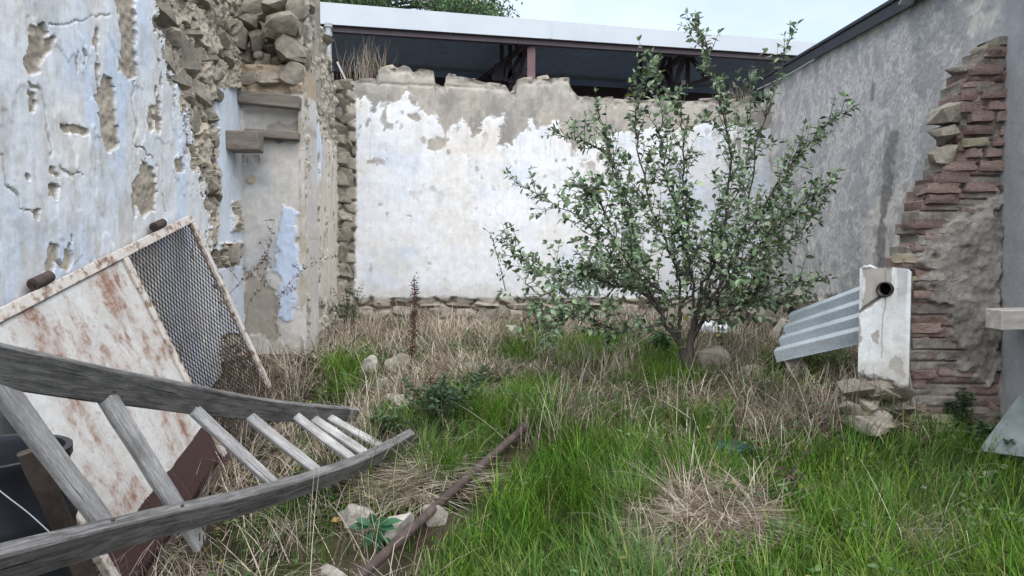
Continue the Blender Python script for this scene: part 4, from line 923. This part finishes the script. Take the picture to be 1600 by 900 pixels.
# the fruit tree
tree = thing('fruit_tree', gp(1076, 596), 'young vase-shaped fruit tree with small green leaves in the middle of the yard', 'tree')
tb = gp(1076, 596); TP = Plant(); TT = Plant()
fork = at(1066, 545, tb.y); fork2 = at(1078, 540, tb.y)
LIMB = [  # pixel course and depth offset at each point
 [(1062, 540, 0), (1040, 505, -.05), (1005, 455, -.15), (960, 442, -.25), (905, 440, -.35), (850, 470, -.4), (838, 500, -.4)],
 [(1062, 540, 0), (1042, 500, .1), (1008, 430, .15), (972, 345, .2), (925, 258, .2), (885, 205, .2)],
 [(1062, 540, 0), (1062, 500, 0), (1050, 430, -.1), (1022, 330, -.15), (1002, 200, -.1), (995, 88, -.1)],
 [(1078, 540, 0), (1086, 470, .1), (1090, 400, .2), (1080, 300, .3), (1062, 200, .3), (1032, 125, .3)],
 [(1078, 540, 0), (1100, 450, -.1), (1120, 380, -.2), (1134, 250, -.2), (1130, 130, -.2), (1098, 48, -.2)],
 [(1078, 540, 0), (1110, 455, .15), (1150, 360, .2), (1200, 235, .2), (1246, 75, .1)],
 [(1078, 540, 0), (1135, 435, -.15), (1195, 340, -.3), (1258, 240, -.4), (1308, 178, -.4)],
 [(1078, 540, 0), (1120, 470, .2), (1170, 420, .4), (1240, 370, .5), (1312, 330, .5)],
 [(1078, 540, 0), (1110, 500, -.2), (1150, 488, -.4), (1220, 465, -.5), (1295, 440, -.5)],
 [(1062, 540, 0), (1030, 505, -.2), (960, 498, -.45), (900, 488, -.6), (862, 510, -.6)],
 [(1062, 540, 0), (1030, 480, .2), (965, 420, .35), (885, 345, .4), (808, 275, .4)],
 [(1062, 540, 0), (1010, 460, .3), (910, 425, .5), (825, 425, .6), (772, 370, .6)],
 [(1078, 540, 0), (1080, 450, -.4), (1070, 370, -.6), (1050, 280, -.7), (1040, 190, -.7)],
 [(1078, 540, 0), (1105, 460, .5), (1130, 370, .8), (1160, 260, .9), (1180, 130, .9)],
 [(1062, 540, 0), (1045, 470, .5), (1000, 380, .7), (960, 280, .8), (930, 180, .8)],
 [(1062, 540, 0), (1040, 460, -.4), (985, 390, -.7), (945, 330, -.8), (905, 300, -.8)],
 [(1078, 540, 0), (1130, 450, -.5), (1190, 400, -.8), (1240, 330, -.9), (1290, 290, -.9)],
 [(1078, 540, 0), (1130, 480, .4), (1190, 470, .6), (1260, 490, .7), (1285, 520, .7)],
]
TT.stem(catmull([tb+Vector((0, 0, -.1)), tb+Vector((-.005, 0, .05)), at(1073, 570, tb.y), fork], 4), .052, .036, 9)
TT.stem(catmull([at(1073, 572, tb.y), at(1078, 555, tb.y), fork2, at(1082, 515, tb.y)], 3), .040, .030, 9)
UPV = np.array((0, 0, 1.))
def twig(p0, d0, length, lvl, droop=0):
    n = max(4, int(length/.055)); d = unit(np.array(d0)); p = np.array(p0); path = [Vector(p)]; az = rng.random()*6.28
    for k in range(n):
        d = unit(d + rng.normal(size=3)*.13 + UPV*(.06-droop)); p = p+d*length/n; path.append(Vector(p))
        if k >= (1 if lvl else 0):
            for r_ in range(2 if rng.random() < .72 else 1):
                az += 2.4; a = np.cross(d, UPV); a = unit(a) if np.linalg.norm(a) > .05 else np.array((1., 0, 0)); c_ = np.cross(a, d)
                out = a*math.cos(az)+c_*math.sin(az)
                ld = unit(d*.55 + out*.9 + np.array((0, 0, -.12)))
                sz_ = rng.uniform(.030, .078); TP.leaf(p, ld, sz_, sz_*rng.uniform(.5, .68))
    TP.leaf(p, d, .05, .028)
    TT.stem(path, .0042 if lvl == 0 else .0028, .0014, 4)
    return path
cen = np.array(at(1060, 400, tb.y)); older = []
for li_, L_ in enumerate(LIMB):
    kp_ = [at(1075+(px-1075)*(.92 if px > 1075 else .97), py, tb.y+dy) for (px, py, dy) in L_]
    if li_ >= 8:      # later limbs leave an older limb instead of the fork
        q = min((pt for pts_l in older for pt in pts_l), key=lambda pt: (pt-kp_[1]).length); kp_[0] = q
    for q in kp_[2:]: q += Vector(rng.normal(size=3)*.045)
    path = catmull(kp_, 7); tot = len(path)
    for q in path[4:]: q += Vector(rng.normal(size=3)*.010)
    if li_ < 8: older.append(path[2:tot//2])
    r0 = .020 if li_ < 8 else .012
    TT.stem(path, r0*.8, .003, 6)
    for i in range(2, tot):
        t = i/(tot-1)
        d = np.array(path[min(i+1, tot-1)]-path[i-1]); d = unit(d)
        p = np.array(path[i])
        nt = 1 if t < .3 else (3 if t < .7 else 2)
        for k in range(nt):
            if rng.random() > (.3 if t < .3 else .82): continue
            side = rng.normal(size=3); side -= d*side.dot(d); side = unit(side); outw = unit(p-cen)
            td = d*.75 + side*.8 + outw*.10 + UPV*.30
            ln = rng.uniform(.16, .44)*(1.15-.55*t)
            tw = twig(p, td, ln, 0, .02 if li_ in (0, 9) else 0)
            if rng.random() < .45 and t < .85:
                q = np.array(tw[len(tw)//2]); twig(q, unit(np.array(tw[-1]-tw[0]))+rng.normal(size=3)*.6, ln*.55, 1)
        if t > .5:      # leaves on the limb itself
            for k in range(3):
                side = rng.normal(size=3); TP.leaf(p+d*rng.uniform(-.04, .04), unit(d*.5+side*.6), rng.uniform(.04, .065), rng.uniform(.026, .038))
    # leader
    twig(np.array(path[-1]), np.array(path[-1]-path[-3]), .14, 1)
TT.w.build('trunk', M['bark'], tree, 60)
cr = build_crown('crown', TP, M['leaf'], tree, (.155, .22, .125), .8, .012); cr['kind'] = 'stuff'
print('tree leaves', len(TP.p))

# a tree far behind the shed
ft = thing('background_tree', Vector((-4.2, 21, .6)), 'leafy green tree showing above the left end of the shed roof', 'tree'); FP = Plant(); FT = Plant()
tbase = Vector((-5.0, 21.5, .6)); FT.stem(catmull([tbase, tbase+Vector((.2, 0, 3)), tbase+Vector((0, 0, 6)), tbase+Vector((.4, 0, 9.4))], 5), .22, .09, 8)
for k in range(60):
    px = rng.uniform(470, 770); py = 30-(1-abs(px-600)/190)*rng.uniform(-4, 130) + max(0, (px-700))*.05; Y = rng.uniform(19.5, 22.5)
    if px > 700: py = rng.uniform(2, 22)
    e = at(px, py, Y); s0 = tbase+Vector((.2, 0, rng.uniform(4.6, 8.4))); m_ = s0.lerp(e, .5)+Vector((0, 0, .35))
    path = catmull([s0, m_, e, e+Vector((rng.uniform(-.2, .5), 0, rng.uniform(-.45, .1)))], 6); FT.stem(path, .04, .008, 5)
    for q in path[9:]:
        for j in range(26):
            o = rng.normal(size=3)*np.array((.30, .35, .20)); FP.leaf(np.array(q)+o, rng.normal(size=3)+np.array((0, 0, -.5)), rng.uniform(.09, .17), rng.uniform(.045, .075))
FT.w.build('trunk', M['bark'], ft, 60); fc = build_crown('crown', FP, M['leaf'], ft, (.065, .12, .045), .5, .03); fc['kind'] = 'stuff'

# ------------------------------------------------------------------ grass
def blades(base, L_, W_, az, lean, curve, col, nseg=3, kink=None):
    N_ = len(base); th = lean.copy(); p = base.copy(); dx, dy = np.cos(az), np.sin(az); sx, sy = -dy, dx
    fr = rng.random(N_)*.9-.45; sx, sy = sx*np.cos(fr)+dx*np.sin(fr), sy*np.cos(fr)+dy*np.sin(fr)
    S = np.stack([sx, sy, np.zeros(N_)], 1); rows = []
    for k in range(nseg+1):
        w = W_*(1-.82*(k/nseg)**1.6)*.5; rows.append(p-S*w[:, None]); rows.append(p+S*w[:, None])
        st = L_/nseg; p = p+np.stack([dx*np.sin(th)*st, dy*np.sin(th)*st, np.cos(th)*st], 1); th = th+curve/nseg
        if kink is not None and k == 1: th = th+kink
    V = np.stack(rows, 1).reshape(-1, 3); m_ = 2*(nseg+1); o = (np.arange(N_)*m_)[:, None]
    Q = np.concatenate([o+np.array([[2*k, 2*k+1, 2*k+3, 2*k+2]]) for k in range(nseg)], 0)
    sh = np.tile(np.repeat(np.linspace(.82, 1.1, nseg+1), 2), N_)[:, None]
    return V, Q, np.repeat(col, m_, 0)
GREEN = [(640, 1010), (700, 830), (650, 705), (700, 690), (745, 650), (815, 608), (870, 605), (880, 650), (900, 690), (960, 675), (1080, 700), (1180, 725), (1320, 722), (1330, 690), (1440, 682), (1600, 690), (1800, 700), (1900, 1010)]
MOUND = [(992, 880), (990, 850), (1020, 815), (1070, 785), (1130, 790), (1200, 805), (1232, 822), (1190, 850), (1110, 880), (1060, 900)]
DRY2 = [(1380, 870), (1400, 832), (1470, 838), (1500, 865), (1450, 890)]
PATCH = [([(500, 600), (520, 565), (570, 560), (600, 600), (560, 620)], .8), ([(970, 620), (985, 560), (1060, 555), (1090, 600), (1060, 620)], .95), ([(760, 570), (830, 525), (970, 530), (970, 575), (850, 590)], .75), ([(880, 660), (900, 630), (1000, 640), (1080, 670), (1000, 690)], .6),
         ([(1090, 660), (1110, 640), (1150, 645), (1150, 690), (1110, 690)], .7), ([(560, 700), (600, 650), (680, 660), (660, 700)], .5), ([(1180, 620), (1200, 560), (1330, 570), (1300, 620)], .35), ([(690, 600), (760, 600), (750, 690), (680, 680)], .5)]
def scatter(n, x0, x1, y0, y1):
    X = rng.uniform(x0, x1, n); Y = rng.uniform(y0, y1, n); Z = ground_z(X, Y); px, py = project(X, Y, Z)
    keep = (px > -150) & (px < 1750) & (py < 1120) & (X > -2.55) & (X < 3.25+.0917*(Y-4.9)-.02) & (Y < 9.95+.1424*(X+2.4)) & ~((X > 2.25) & (Y > 4.86) & (Y < 5.35)) & ~((X < -2.1) & (Y > 7.65))
    return X[keep], Y[keep], Z[keep], px[keep], py[keep]
def greenness(X, Y, px, py):
    j = (fbm(X*3, Y*3, 141)-.5)*110+(fbm(X*11, Y*11, 142)-.5)*40
    g = sst(12, -12, sdf(GREEN, px, py)+j*.7)
    g = g*sst(4, 22, sdf(MOUND, px, py)+j*.15)*(1-.8*sst(8, -8, sdf(DRY2, px, py)+j*.3))
    for pl, w in PATCH: g = np.maximum(g, w*sst(10, -10, sdf(pl, px, py)+j*.5))
    return g
# green blades
X, Y, Z, px, py = scatter(110000, -2.6, 4.2, 2.6, 9.9); g = greenness(X, Y, px, py)
dens = g*np.where(Y < 5.2, 1, .55)*(.45+.8*fbm(X*4, Y*4, 143)) + .04 + .42*sst(.48, .60, fbm(X*1.9, Y*1.9, 147))*sst(-1.9, -1.2, X)
k = rng.random(len(X)) < dens; X, Y, Z, px, py, g = [a[k] for a in (X, Y, Z, px, py, g)]; N_ = len(X)
hN = fbm(X*1.6, Y*1.6, 144); az = fbm(X*1.1, Y*1.1, 145)*9+rng.normal(size=N_)*1.1
dpp = linedist(PIPE2, X, Y+.10); L_ = rng.uniform(.10, .28, N_)*(.55+.9*hN)*np.where(Y > 5.3, .8, 1)*(.28+.72*sst(.05, .22, dpp))
base_c = np.array((.078, .185, .020))[None]*(.28+1.1*rng.random((N_, 1))**1.5)
bl = sst(.45, .62, fbm(X*1.3+5, Y*1.3, 146)); base_c = base_c*(1-bl[:, None])+np.array((.11, .20, .06))[None]*bl[:, None]*(.5+.8*rng.random((N_, 1)))
yl = rng.random(N_) < .06+.10*(px > 1300)*(py > 780); base_c[yl] = np.array((.30, .27, .12))
V, Q, C = blades(np.stack([X, Y, Z-.01], 1), L_, rng.uniform(.0035, .0065, N_), az, rng.uniform(.02, .45, N_), rng.uniform(.3, 1.5, N_), base_c)
tag(link('green_grass', mesh_np('green_grass', V, Q, C), M['grass']), 'lush green grass covering the right foreground of the yard', 'grass', kind='stuff'); print('green', N_)
X, Y, Z, px, py = scatter(9000, -2.6, 4.2, 2.6, 8.5); g = greenness(X, Y, px, py); k = rng.random(len(X)) < g*(.2+.9*fbm(X*3, Y*3, 148)); X, Y, Z = X[k], Y[k], Z[k]
k = linedist(PIPE2, X, Y+.12) > .2; X, Y, Z = X[k], Y[k], Z[k]
cnt = rng.integers(8, 24, len(X)); idx = np.repeat(np.arange(len(X)), cnt); N_ = len(idx); ca = rng.random(N_)*6.28; rr = np.abs(rng.normal(size=N_))*.03
bx = X[idx]+np.cos(ca)*rr; by = Y[idx]+np.sin(ca)*rr; tone = (.55+.8*rng.random(len(X)))[idx][:, None]; hgt = (.5+rng.random(len(X))*.9)[idx]
pal = np.array([(.10, .21, .020), (.135, .235, .03), (.06, .15, .02), (.15, .22, .055)])[rng.integers(0, 4, len(X))][idx]
V, Q, C = blades(np.stack([bx, by, ground_z(bx, by)-.01], 1), rng.uniform(.12, .26, N_)*hgt, rng.uniform(.004, .008, N_), ca+rng.normal(size=N_)*.4, rng.uniform(.05, .5, N_), rng.uniform(.4, 1.7, N_), pal*tone*(.7+.6*rng.random((N_, 1))), 4)
tag(link('grass_tussocks', mesh_np('grass_tussocks', V, Q, C), M['grass']), 'arching tufts of broader green grass in the lawn', 'grass', kind='stuff'); print('tuss', N_)
# dry straw in tussocks
X, Y, Z, px, py = scatter(7800, -2.6, 4.2, 2.2, 9.95); g = greenness(X, Y, px, py)
k = rng.random(len(X)) < np.clip(1.0-g*1.12, .012, 1)*(.10+1.4*sst(.3, .65, fbm(X*2.2, Y*2.2, 151)))*(1-.6*sst(.50, .60, fbm(X*1.9, Y*1.9, 147))); X, Y, Z = X[k], Y[k], Z[k]
keep_ = linedist(PIPE2, X, Y+.12) > .16; X, Y, Z = X[keep_], Y[keep_], Z[keep_]; cnt = rng.integers(6, 26, len(X)); idx = np.repeat(np.arange(len(X)), cnt); N_ = len(idx)
bx = X[idx]+rng.normal(size=N_)*.05; by = Y[idx]+rng.normal(size=N_)*.05; bz = ground_z(bx, by)
caz = fbm(X*1.7, Y*1.7, 153, 3)*14+rng.normal(size=len(X))*.7; az = caz[idx]+rng.normal(size=N_)*.8
flat = rng.random(len(X))[idx]
lean = np.where(flat < .78, rng.uniform(.85, 1.55, N_), rng.uniform(.1, 1.0, N_)); L_ = rng.uniform(.10, .40, N_)*np.where(flat > .85, 1.1, .9)
hues = np.array([(.44, .38, .30), (.30, .24, .18), (.52, .475, .395), (.12, .09, .07), (.19, .135, .10)])
ton = (.6+.7*fbm(X*1.4+2, Y*1.4, 152))[idx][:, None]; col = hues[rng.integers(0, 5, N_)]*(.6+.65*rng.random((N_, 1)))*ton*1.05
kn = np.where(rng.random(N_) < .3, rng.uniform(.3, 1.3, N_), 0)
V, Q, C = blades(np.stack([bx, by, bz+rng.random(N_)**2*.10*np.where(flat < .78, 1, .3)], 1), L_, rng.uniform(.0030, .0058, N_)*(.6+.12*by), az, lean, rng.uniform(-.1, .9, N_), col, 3, kn)
tag(link('dry_straw', mesh_np('dry_straw', V, Q, C), M['straw']), 'tangled dry straw and dead grass covering the left and middle of the yard', 'dry grass', kind='stuff'); print('straw', N_)
# tall bleached stems
X, Y, Z, px, py = scatter(2200, -2.5, 4.0, 3.0, 9.9); g = greenness(X, Y, px, py); k = rng.random(len(X)) < np.clip(.75-g, .03, 1); X, Y, Z = X[k], Y[k], Z[k]; N_ = len(X)
V, Q, C = blades(np.stack([X, Y, Z], 1), rng.uniform(.25, .65, N_), rng.uniform(.003, .0045, N_), rng.random(N_)*6.28, rng.uniform(.05, .9, N_), rng.uniform(.1, 1.2, N_), np.array((.46, .41, .32))[None]*(.7+.5*rng.random((N_, 1))), 5, np.where(rng.random(N_) < .3, .9, 0))
tag(link('bleached_stems', mesh_np('bleached_stems', V, Q, C), M['straw']), 'long bleached grass stems arching over the straw', 'dry grass', kind='stuff')

def straw_clump(name, px_poly, n, ang, label, cat, lift, L0=.14, L1=.36, spread=.5, hump=.12):
    P = np.array(px_poly, float); c0 = P.mean(0); bp = gp(*c0); pts_ = []
    gpoly = [gp(*p) for p in px_poly]; poly2 = [(p.x, p.y) for p in gpoly]
    xs = [p[0] for p in poly2]; ys = [p[1] for p in poly2]
    X = rng.uniform(min(xs), max(xs), n*4); Y = rng.uniform(min(ys), max(ys), n*4); s = sdf(poly2, X, Y); k = s < 0
    X, Y, s = X[k][:n], Y[k][:n], s[k][:n]; N_ = len(X); top = hump*sst(0, .28, -s)
    Z = ground_z(X, Y)+rng.random(N_)**.5*top+lift
    az = ang+rng.normal(size=N_)*spread+np.pi*(rng.random(N_) < .5); col = hues[rng.integers(0, 5, N_)]*(.65+.7*rng.random((N_, 1)))
    V, Q, C = blades(np.stack([X, Y, Z], 1), rng.uniform(L0, L1, N_), rng.uniform(.0035, .007, N_), az, rng.uniform(1.36, 1.66, N_), rng.uniform(.0, .3, N_), col, 3)
    return solo(name, mesh_np(name, V, Q, C), M['straw'], bp, label, cat)
straw_clump('straw_heap', [(1015, 878), (1012, 850), (1035, 822), (1078, 798), (1130, 800), (1190, 812), (1212, 825), (1175, 848), (1110, 872), (1060, 890)], 4600, .35, 'flattened heap of dry straw in the green grass', 'straw heap', .02, .12, .32, .85, .13)
straw_clump('straw_heap', [(640, 740), (700, 720), (720, 770), (690, 800), (630, 800), (600, 770)], 700, .2, 'loose dry straw wisps draped over the middle of the rusty pipe', 'straw heap', .03, .2, .5, .7, .09)
straw_clump('straw_heap', DRY2, 700, 1.2, 'small dry straw patch at the lower right edge of the grass', 'straw heap', .01, .1, .3, 1.5, .07)

# ------------------------------------------------------------------ weeds and stalks
def weed(name, base, n, hgt, spread, lsize, col, label, cat='weed', sub=5, dry=False):
    root = thing(name, base, label, cat); P = Plant(); W = Plant()
    for k in range(n):
        a = rng.random()*6.28; e = np.array(base)+np.array((math.cos(a)*spread*rng.random(), math.sin(a)*spread*rng.random(), hgt*rng.uniform(.5, 1)))
        b0 = Vector(base)+Vector((math.cos(a), math.sin(a), 0))*.03; path = catmull([b0, b0.lerp(Vector(e), .5)+Vector((0, 0, hgt*.1)), Vector(e)], 5); W.stem(path, .004, .0015, 4)
        for q in path[1:]:
            for j in range(sub): d = rng.normal(size=3); d[2] = abs(d[2])*.4; P.leaf(np.array(q), unit(d), rng.uniform(.6, 1)*lsize, rng.uniform(.6, 1)*lsize*.42)
    W.w.build('stems', M['straw_stem'] if dry else M['green_stem'], root); f = build_crown('foliage', P, M['leaf'] if not dry else M['straw'], root, col, .4, .02); f['kind'] = 'stuff'
    return root
M['green_stem'] = mat_plain('green_stem', (.07, .11, .04), .7, .2); M['straw_stem'] = mat_plain('straw_stem', (.26, .20, .15), .85, .15); M['dark_stem'] = mat_plain('dark_stem', (.085, .055, .05), .9, .15)
weed('wall_weed', gp(545, 520), 22, .62, .28, .04, (.10, .125, .06), 'grey-green bushy weed in the corner by the stone quoins')
weed('wall_weed', gp(498, 520), 14, .5, .22, .035, (.13, .13, .075), 'sparse weed at the foot of the chimney breast')
weed('leafy_weed', gp(690, 665), 26, .34, .34, .05, (.045, .085, .04), 'dark green weed clump left of the tall grass strip')
weed('leafy_weed', gp(760, 615), 16, .25, .25, .045, (.05, .095, .045), 'small dark weed in the straw below the white wall')
weed('leafy_weed', gp(1036, 560), 12, .26, .16, .075, (.04, .14, .035), 'bright green leafy weed beside the tree trunk')
weed('leafy_weed', gp(1030, 596), 30, .10, .26, .03, (.09, .17, .03), 'low bright moss-like weed mat left of the tree trunk')
weed('leafy_weed', gp(1500, 680), 22, .30, .20, .05, (.07, .10, .055), 'grey-green weed at the foot of the brick stump')
weed('leafy_weed', gp(1560, 720), 20, .22, .22, .05, (.05, .09, .045), 'dark weed before the cloudy glass pane')
weed('leafy_weed', gp(1265, 560), 12, .22, .2, .05, (.05, .10, .04), 'green weed under the corrugated metal sheet')
weed('leafy_weed', gp(610, 690), 18, .2, .22, .04, (.06, .11, .04), 'green weed at the tip of the ladder')
weed('leafy_weed', gp(500, 790), 16, .24, .2, .045, (.05, .075, .04), 'dull green weed under the lower ladder rail')
weed('leafy_weed', gp(1200, 640), 14, .3, .22, .03, (.10, .13, .07), 'thin flowering weed in front of the stones by the tree')

# low broad-leaved weeds scattered through the lawn and straw
X, Y, Z, px, py = scatter(900, -1.8, 4.0, 2.8, 7.5); LW_ = Plant(); k = rng.random(len(X)) < .55*sst(.42, .6, fbm(X*2, Y*2, 161)); 
for x_, y_, z_ in zip(X[k], Y[k], Z[k]):
    if linedist(PIPE2, np.array(x_), np.array(y_+.1)) < .12: continue
    for j in range(rng.integers(10, 26)):
        a = rng.random()*6.28; r_ = abs(rng.normal())*.07; LW_.leaf((x_+math.cos(a)*r_, y_+math.sin(a)*r_, z_+rng.uniform(.02, .15)), (math.cos(a), math.sin(a), rng.uniform(-.2, .6)), rng.uniform(.025, .06), rng.uniform(.012, .03))
lw = build_crown('lawn_weeds', LW_, M['leaf'], None, (.075, .125, .045), .6, .05); tag(lw, 'small broad-leaved weeds scattered through grass and straw', 'weeds', kind='stuff')
# broad-leaved plant between the rocks, each leaf a part
bp = gp(585, 872); br_ = thing('broad_leaf_plant', bp, 'green broad-leaved seedling between the pale rocks by the pipe', 'plant')
b = BM(); b.tube([bp, bp+Vector((0, 0, .15))], .005, 6); b.build('stem', M['green_stem'], br_)
for k, (px, py, s_) in enumerate([(552, 822, .09), (562, 812, .08), (578, 836, .08), (612, 824, .09), (620, 812, .08), (594, 856, .09), (572, 852, .08), (608, 844, .09), (590, 822, .07), (600, 810, .07), (582, 812, .07)]):
    e = at(px, py, bp.y-.03+.02*(k % 3)); b0 = bp+Vector((0, 0, .14)); d = np.array(e-b0); 
    V, T_, C = leaf_arrays(np.array([b0+Vector(d)*.25]), np.array([d+1e-4]), np.array([[.1, -.5, 1.]]), np.array([max(s_, np.linalg.norm(d)*.95)]), np.array([s_*.62]), leaf_cols(1, (.03, .115, .05), .35, 0))
    lf = link('leaf', mesh_np('leaf', V, T_, C, True), M['leaf'], br_)
    b = BM(); b.tube([b0, b0+Vector(d)*.3], .002, 4, False); b.build('leaf_stalk', M['green_stem'], lf if 0 else br_)

# dry dock stalk standing in the middle
def dock(base, top, label, clusters=70, col=(.13, .07, .055), s0=.2):
    root = thing('dock_stalk', base, label, 'dead stalk'); path = catmull([base, base.lerp(top, .5)+Vector((.015, 0, 0)), top], 10); b = BM(); b.tube(path, [.007-.005*i/(len(path)-1) for i in range(len(path))], 6); b.build('stem', M['dark_stem'], root, 60)
    P = Plant()
    for k in range(clusters):
        t = rng.uniform(s0, .97); q = base.lerp(top, t)+Vector((.015*math.sin(math.pi*t), 0, 0))
        for j in range(9): P.leaf(np.array(q)+rng.normal(size=3)*np.array((.016, .016, .02)), rng.normal(size=3), .016, .013)
    s = build_crown('seed_heads', P, M['straw'], root, col, .4, 0); s['kind'] = 'stuff'
dk = gp(640, 592); dock(dk, at(648, 430, dk.y), 'tall brown dock stalk with seed clusters in front of the white wall', 90)
dk = gp(668, 640); dock(dk, at(672, 585, dk.y), 'short dark dead stalk in front of the tall dock stalk', 20)
def vine(name, kp, label, cat, seeds=0, r=.004, mat='straw_stem', side=0):
    path = catmull([at(*k) for k in kp], 8); root = thing(name, path[0], label, cat); b = BM(); b.tube(path, [r*(1-.6*i/(len(path)-1)) for i in range(len(path))], 5, False); P = Plant()
    for k in range(side):
        i = rng.integers(len(path)//3, len(path)); d = Vector(rng.normal(size=3)); d.z = abs(d.z); q = path[i]; e = q+d.normalized()*rng.uniform(.06, .2); b.tube([q, q.lerp(e, .5)+Vector((0, 0, .01)), e], r*.4, 4, False)
        for j in range(seeds): P.leaf(np.array(q.lerp(e, rng.random())), rng.normal(size=3), .03, .014)
    b.build('stem', M[mat], root, 60)
    for k in range(seeds*6): q = path[rng.integers(len(path)//4, len(path))]; P.leaf(np.array(q)+rng.normal(size=3)*.012, rng.normal(size=3), .035, .016)
    if P.p: s = build_crown('seed_pods', P, M['straw'], root, (.10, .07, .06), .4, 0); s['kind'] = 'stuff'
vine('dry_vine', [(385, 500, 7.2), (390, 470, 7.2), (410, 445, 7.3), (418, 400, 7.3), (428, 345, 7.35)], 'dry weed stem rising in front of the chimney breast', 'dead stalk', 5, side=10)
vine('dry_vine', [(350, 470, 6.9), (372, 445, 6.95), (398, 425, 7.0), (420, 390, 7.1)], 'dry stem with dark pods crossing the left plaster reveal', 'dead stalk', 6, side=8)
vine('dry_vine', [(425, 505, 7.3), (440, 460, 7.35), (470, 425, 7.5), (520, 400, 7.7)], 'dry stem with dark pods leaning right of the chimney breast', 'dead stalk', 6, side=10)
vine('dead_twig', [(1110, 795, gp(1110, 795).y), (1118, 755, 4.1), (1140, 710, 4.15), (1165, 640, 4.2)], 'bare forked twig standing in the grass above the straw heap', 'twig', 0, .006, 'dark_stem', 9)
vine('dead_twig', [(1238, 800, gp(1238, 800).y), (1240, 770, 3.95), (1234, 740, 3.95)], 'dark dead twig right of the straw heap', 'twig', 3, .008, 'dark_stem', 12)
vine('dead_twig', [(790, 455, 5.9), (782, 420, 5.9), (768, 368, 5.9)], 'thin dry seed stem at the left edge of the tree crown', 'dead stalk', 4, .004, 'dark_stem', 5)
vine('dead_twig', [(1090, 300, 6.4), (1100, 150, 6.4), (1180, 60, 6.5)], 'thin bare shoot rising through the top of the tree', 'twig', 0, .004, 'dark_stem', 5) if 0 else None
# dry tufts growing on the wall tops
def tuft(base, n, L0, L1, label, w=.006, sp_=.5):
    N_ = n; c = np.array(base)[None]+rng.normal(size=(N_, 3))*np.array((.16, .06, .01)); col = hues[rng.integers(0, 5, N_)]*(.5+.6*rng.random((N_, 1)))
    V, Q, C = blades(c, rng.uniform(L0, L1, N_), np.full(N_, w), rng.random(N_)*6.28, np.abs(rng.normal(size=N_))*sp_*.6, rng.uniform(.1, .9, N_), col, 4)
    solo('dry_tuft', mesh_np('dry_tuft', V, Q, C), M['straw'], base, label, 'dry grass')
for (px, py, n_, lab) in [(408, 655, 150, 'dry grass clump standing before the wire mesh of the gate'), (352, 700, 130, 'dry grass clump between the third and fourth ladder rungs'), (300, 740, 90, 'dry grass clump before the maroon foot of the gate'), (450, 610, 120, 'dry grass clump just right of the gate corner'), (1322, 668, 150, 'dry grass clump at the foot of the white flue block'), (1240, 690, 160, 'dry grass clump between the teal bag and the brick stump'), (1180, 655, 130, 'dry grass clump in front of the stones right of the trunk'), (890, 600, 140, 'brown dry grass clump below the left branches of the tree'), (960, 610, 140, 'brown dry grass clump left of the tree trunk'), (850, 700, 120, 'drooping dry clump at the far end of the rusty pipe'), (690, 560, 120, 'dry grass clump just right of the dock stalk')]:
    tuft(gp(px, py), n_, .18, .55, lab, .0045, 1.5)
tuft(on_back(574, 124, -.15), 170, .25, .62, 'brown dry grass tuft growing on the left end of the back wall')
tuft(on_back(1150, 158, -.15), 60, .1, .3, 'small dry tuft on the right end of the back wall')
b = BM(); b.bar(on_back(527, 97, -.05), on_back(540, 124, -.05), .035, .025)
solo('stick', b.mesh('stick'), M['pale_wood'], on_back(540, 124, -.05), 'pale stick leaning on the corner where the walls meet', 'stick')
# dandelion clocks
for (px, py, lab) in [(1542, 740, 'white dandelion clock in the grass at far right'), (1443, 762, 'small white flower head in the grass left of the dandelion')]:
    p = gp(px, py+22); root = thing('dandelion', p, lab, 'flower'); q = at(px, py, p.y); b = BM(); b.tube([p, q], .0022, 5); b.build('stem', M['green_stem'], root); n = 70
    d = rng.normal(size=(n, 3)); d /= np.linalg.norm(d, axis=1)[:, None]; sz = .019 if px > 1500 else .011
    V, T_, C = leaf_arrays(np.array(q)[None]+d*.003, d, np.roll(d, 1, 1)+.01, np.full(n, sz), np.full(n, sz*.5), np.full((n, 3), .72)); hd = link('seed_head', mesh_np('seed_head', V, T_, C), M['straw'], root)
# yellow fallen leaf
p = gp(517, 832); V, T_, C = leaf_arrays(np.array([p+Vector((0, 0, .05))]), np.array([[1., .2, .1]]), np.array([[0, -.6, 1.]]), np.array([.06]), np.array([.04]), np.array([[.55, .36, .12]]))
solo('fallen_leaf', mesh_np('fallen_leaf', V, T_, C), M['leaf'], p, 'yellow fallen leaf on the straw below the ladder', 'leaf')
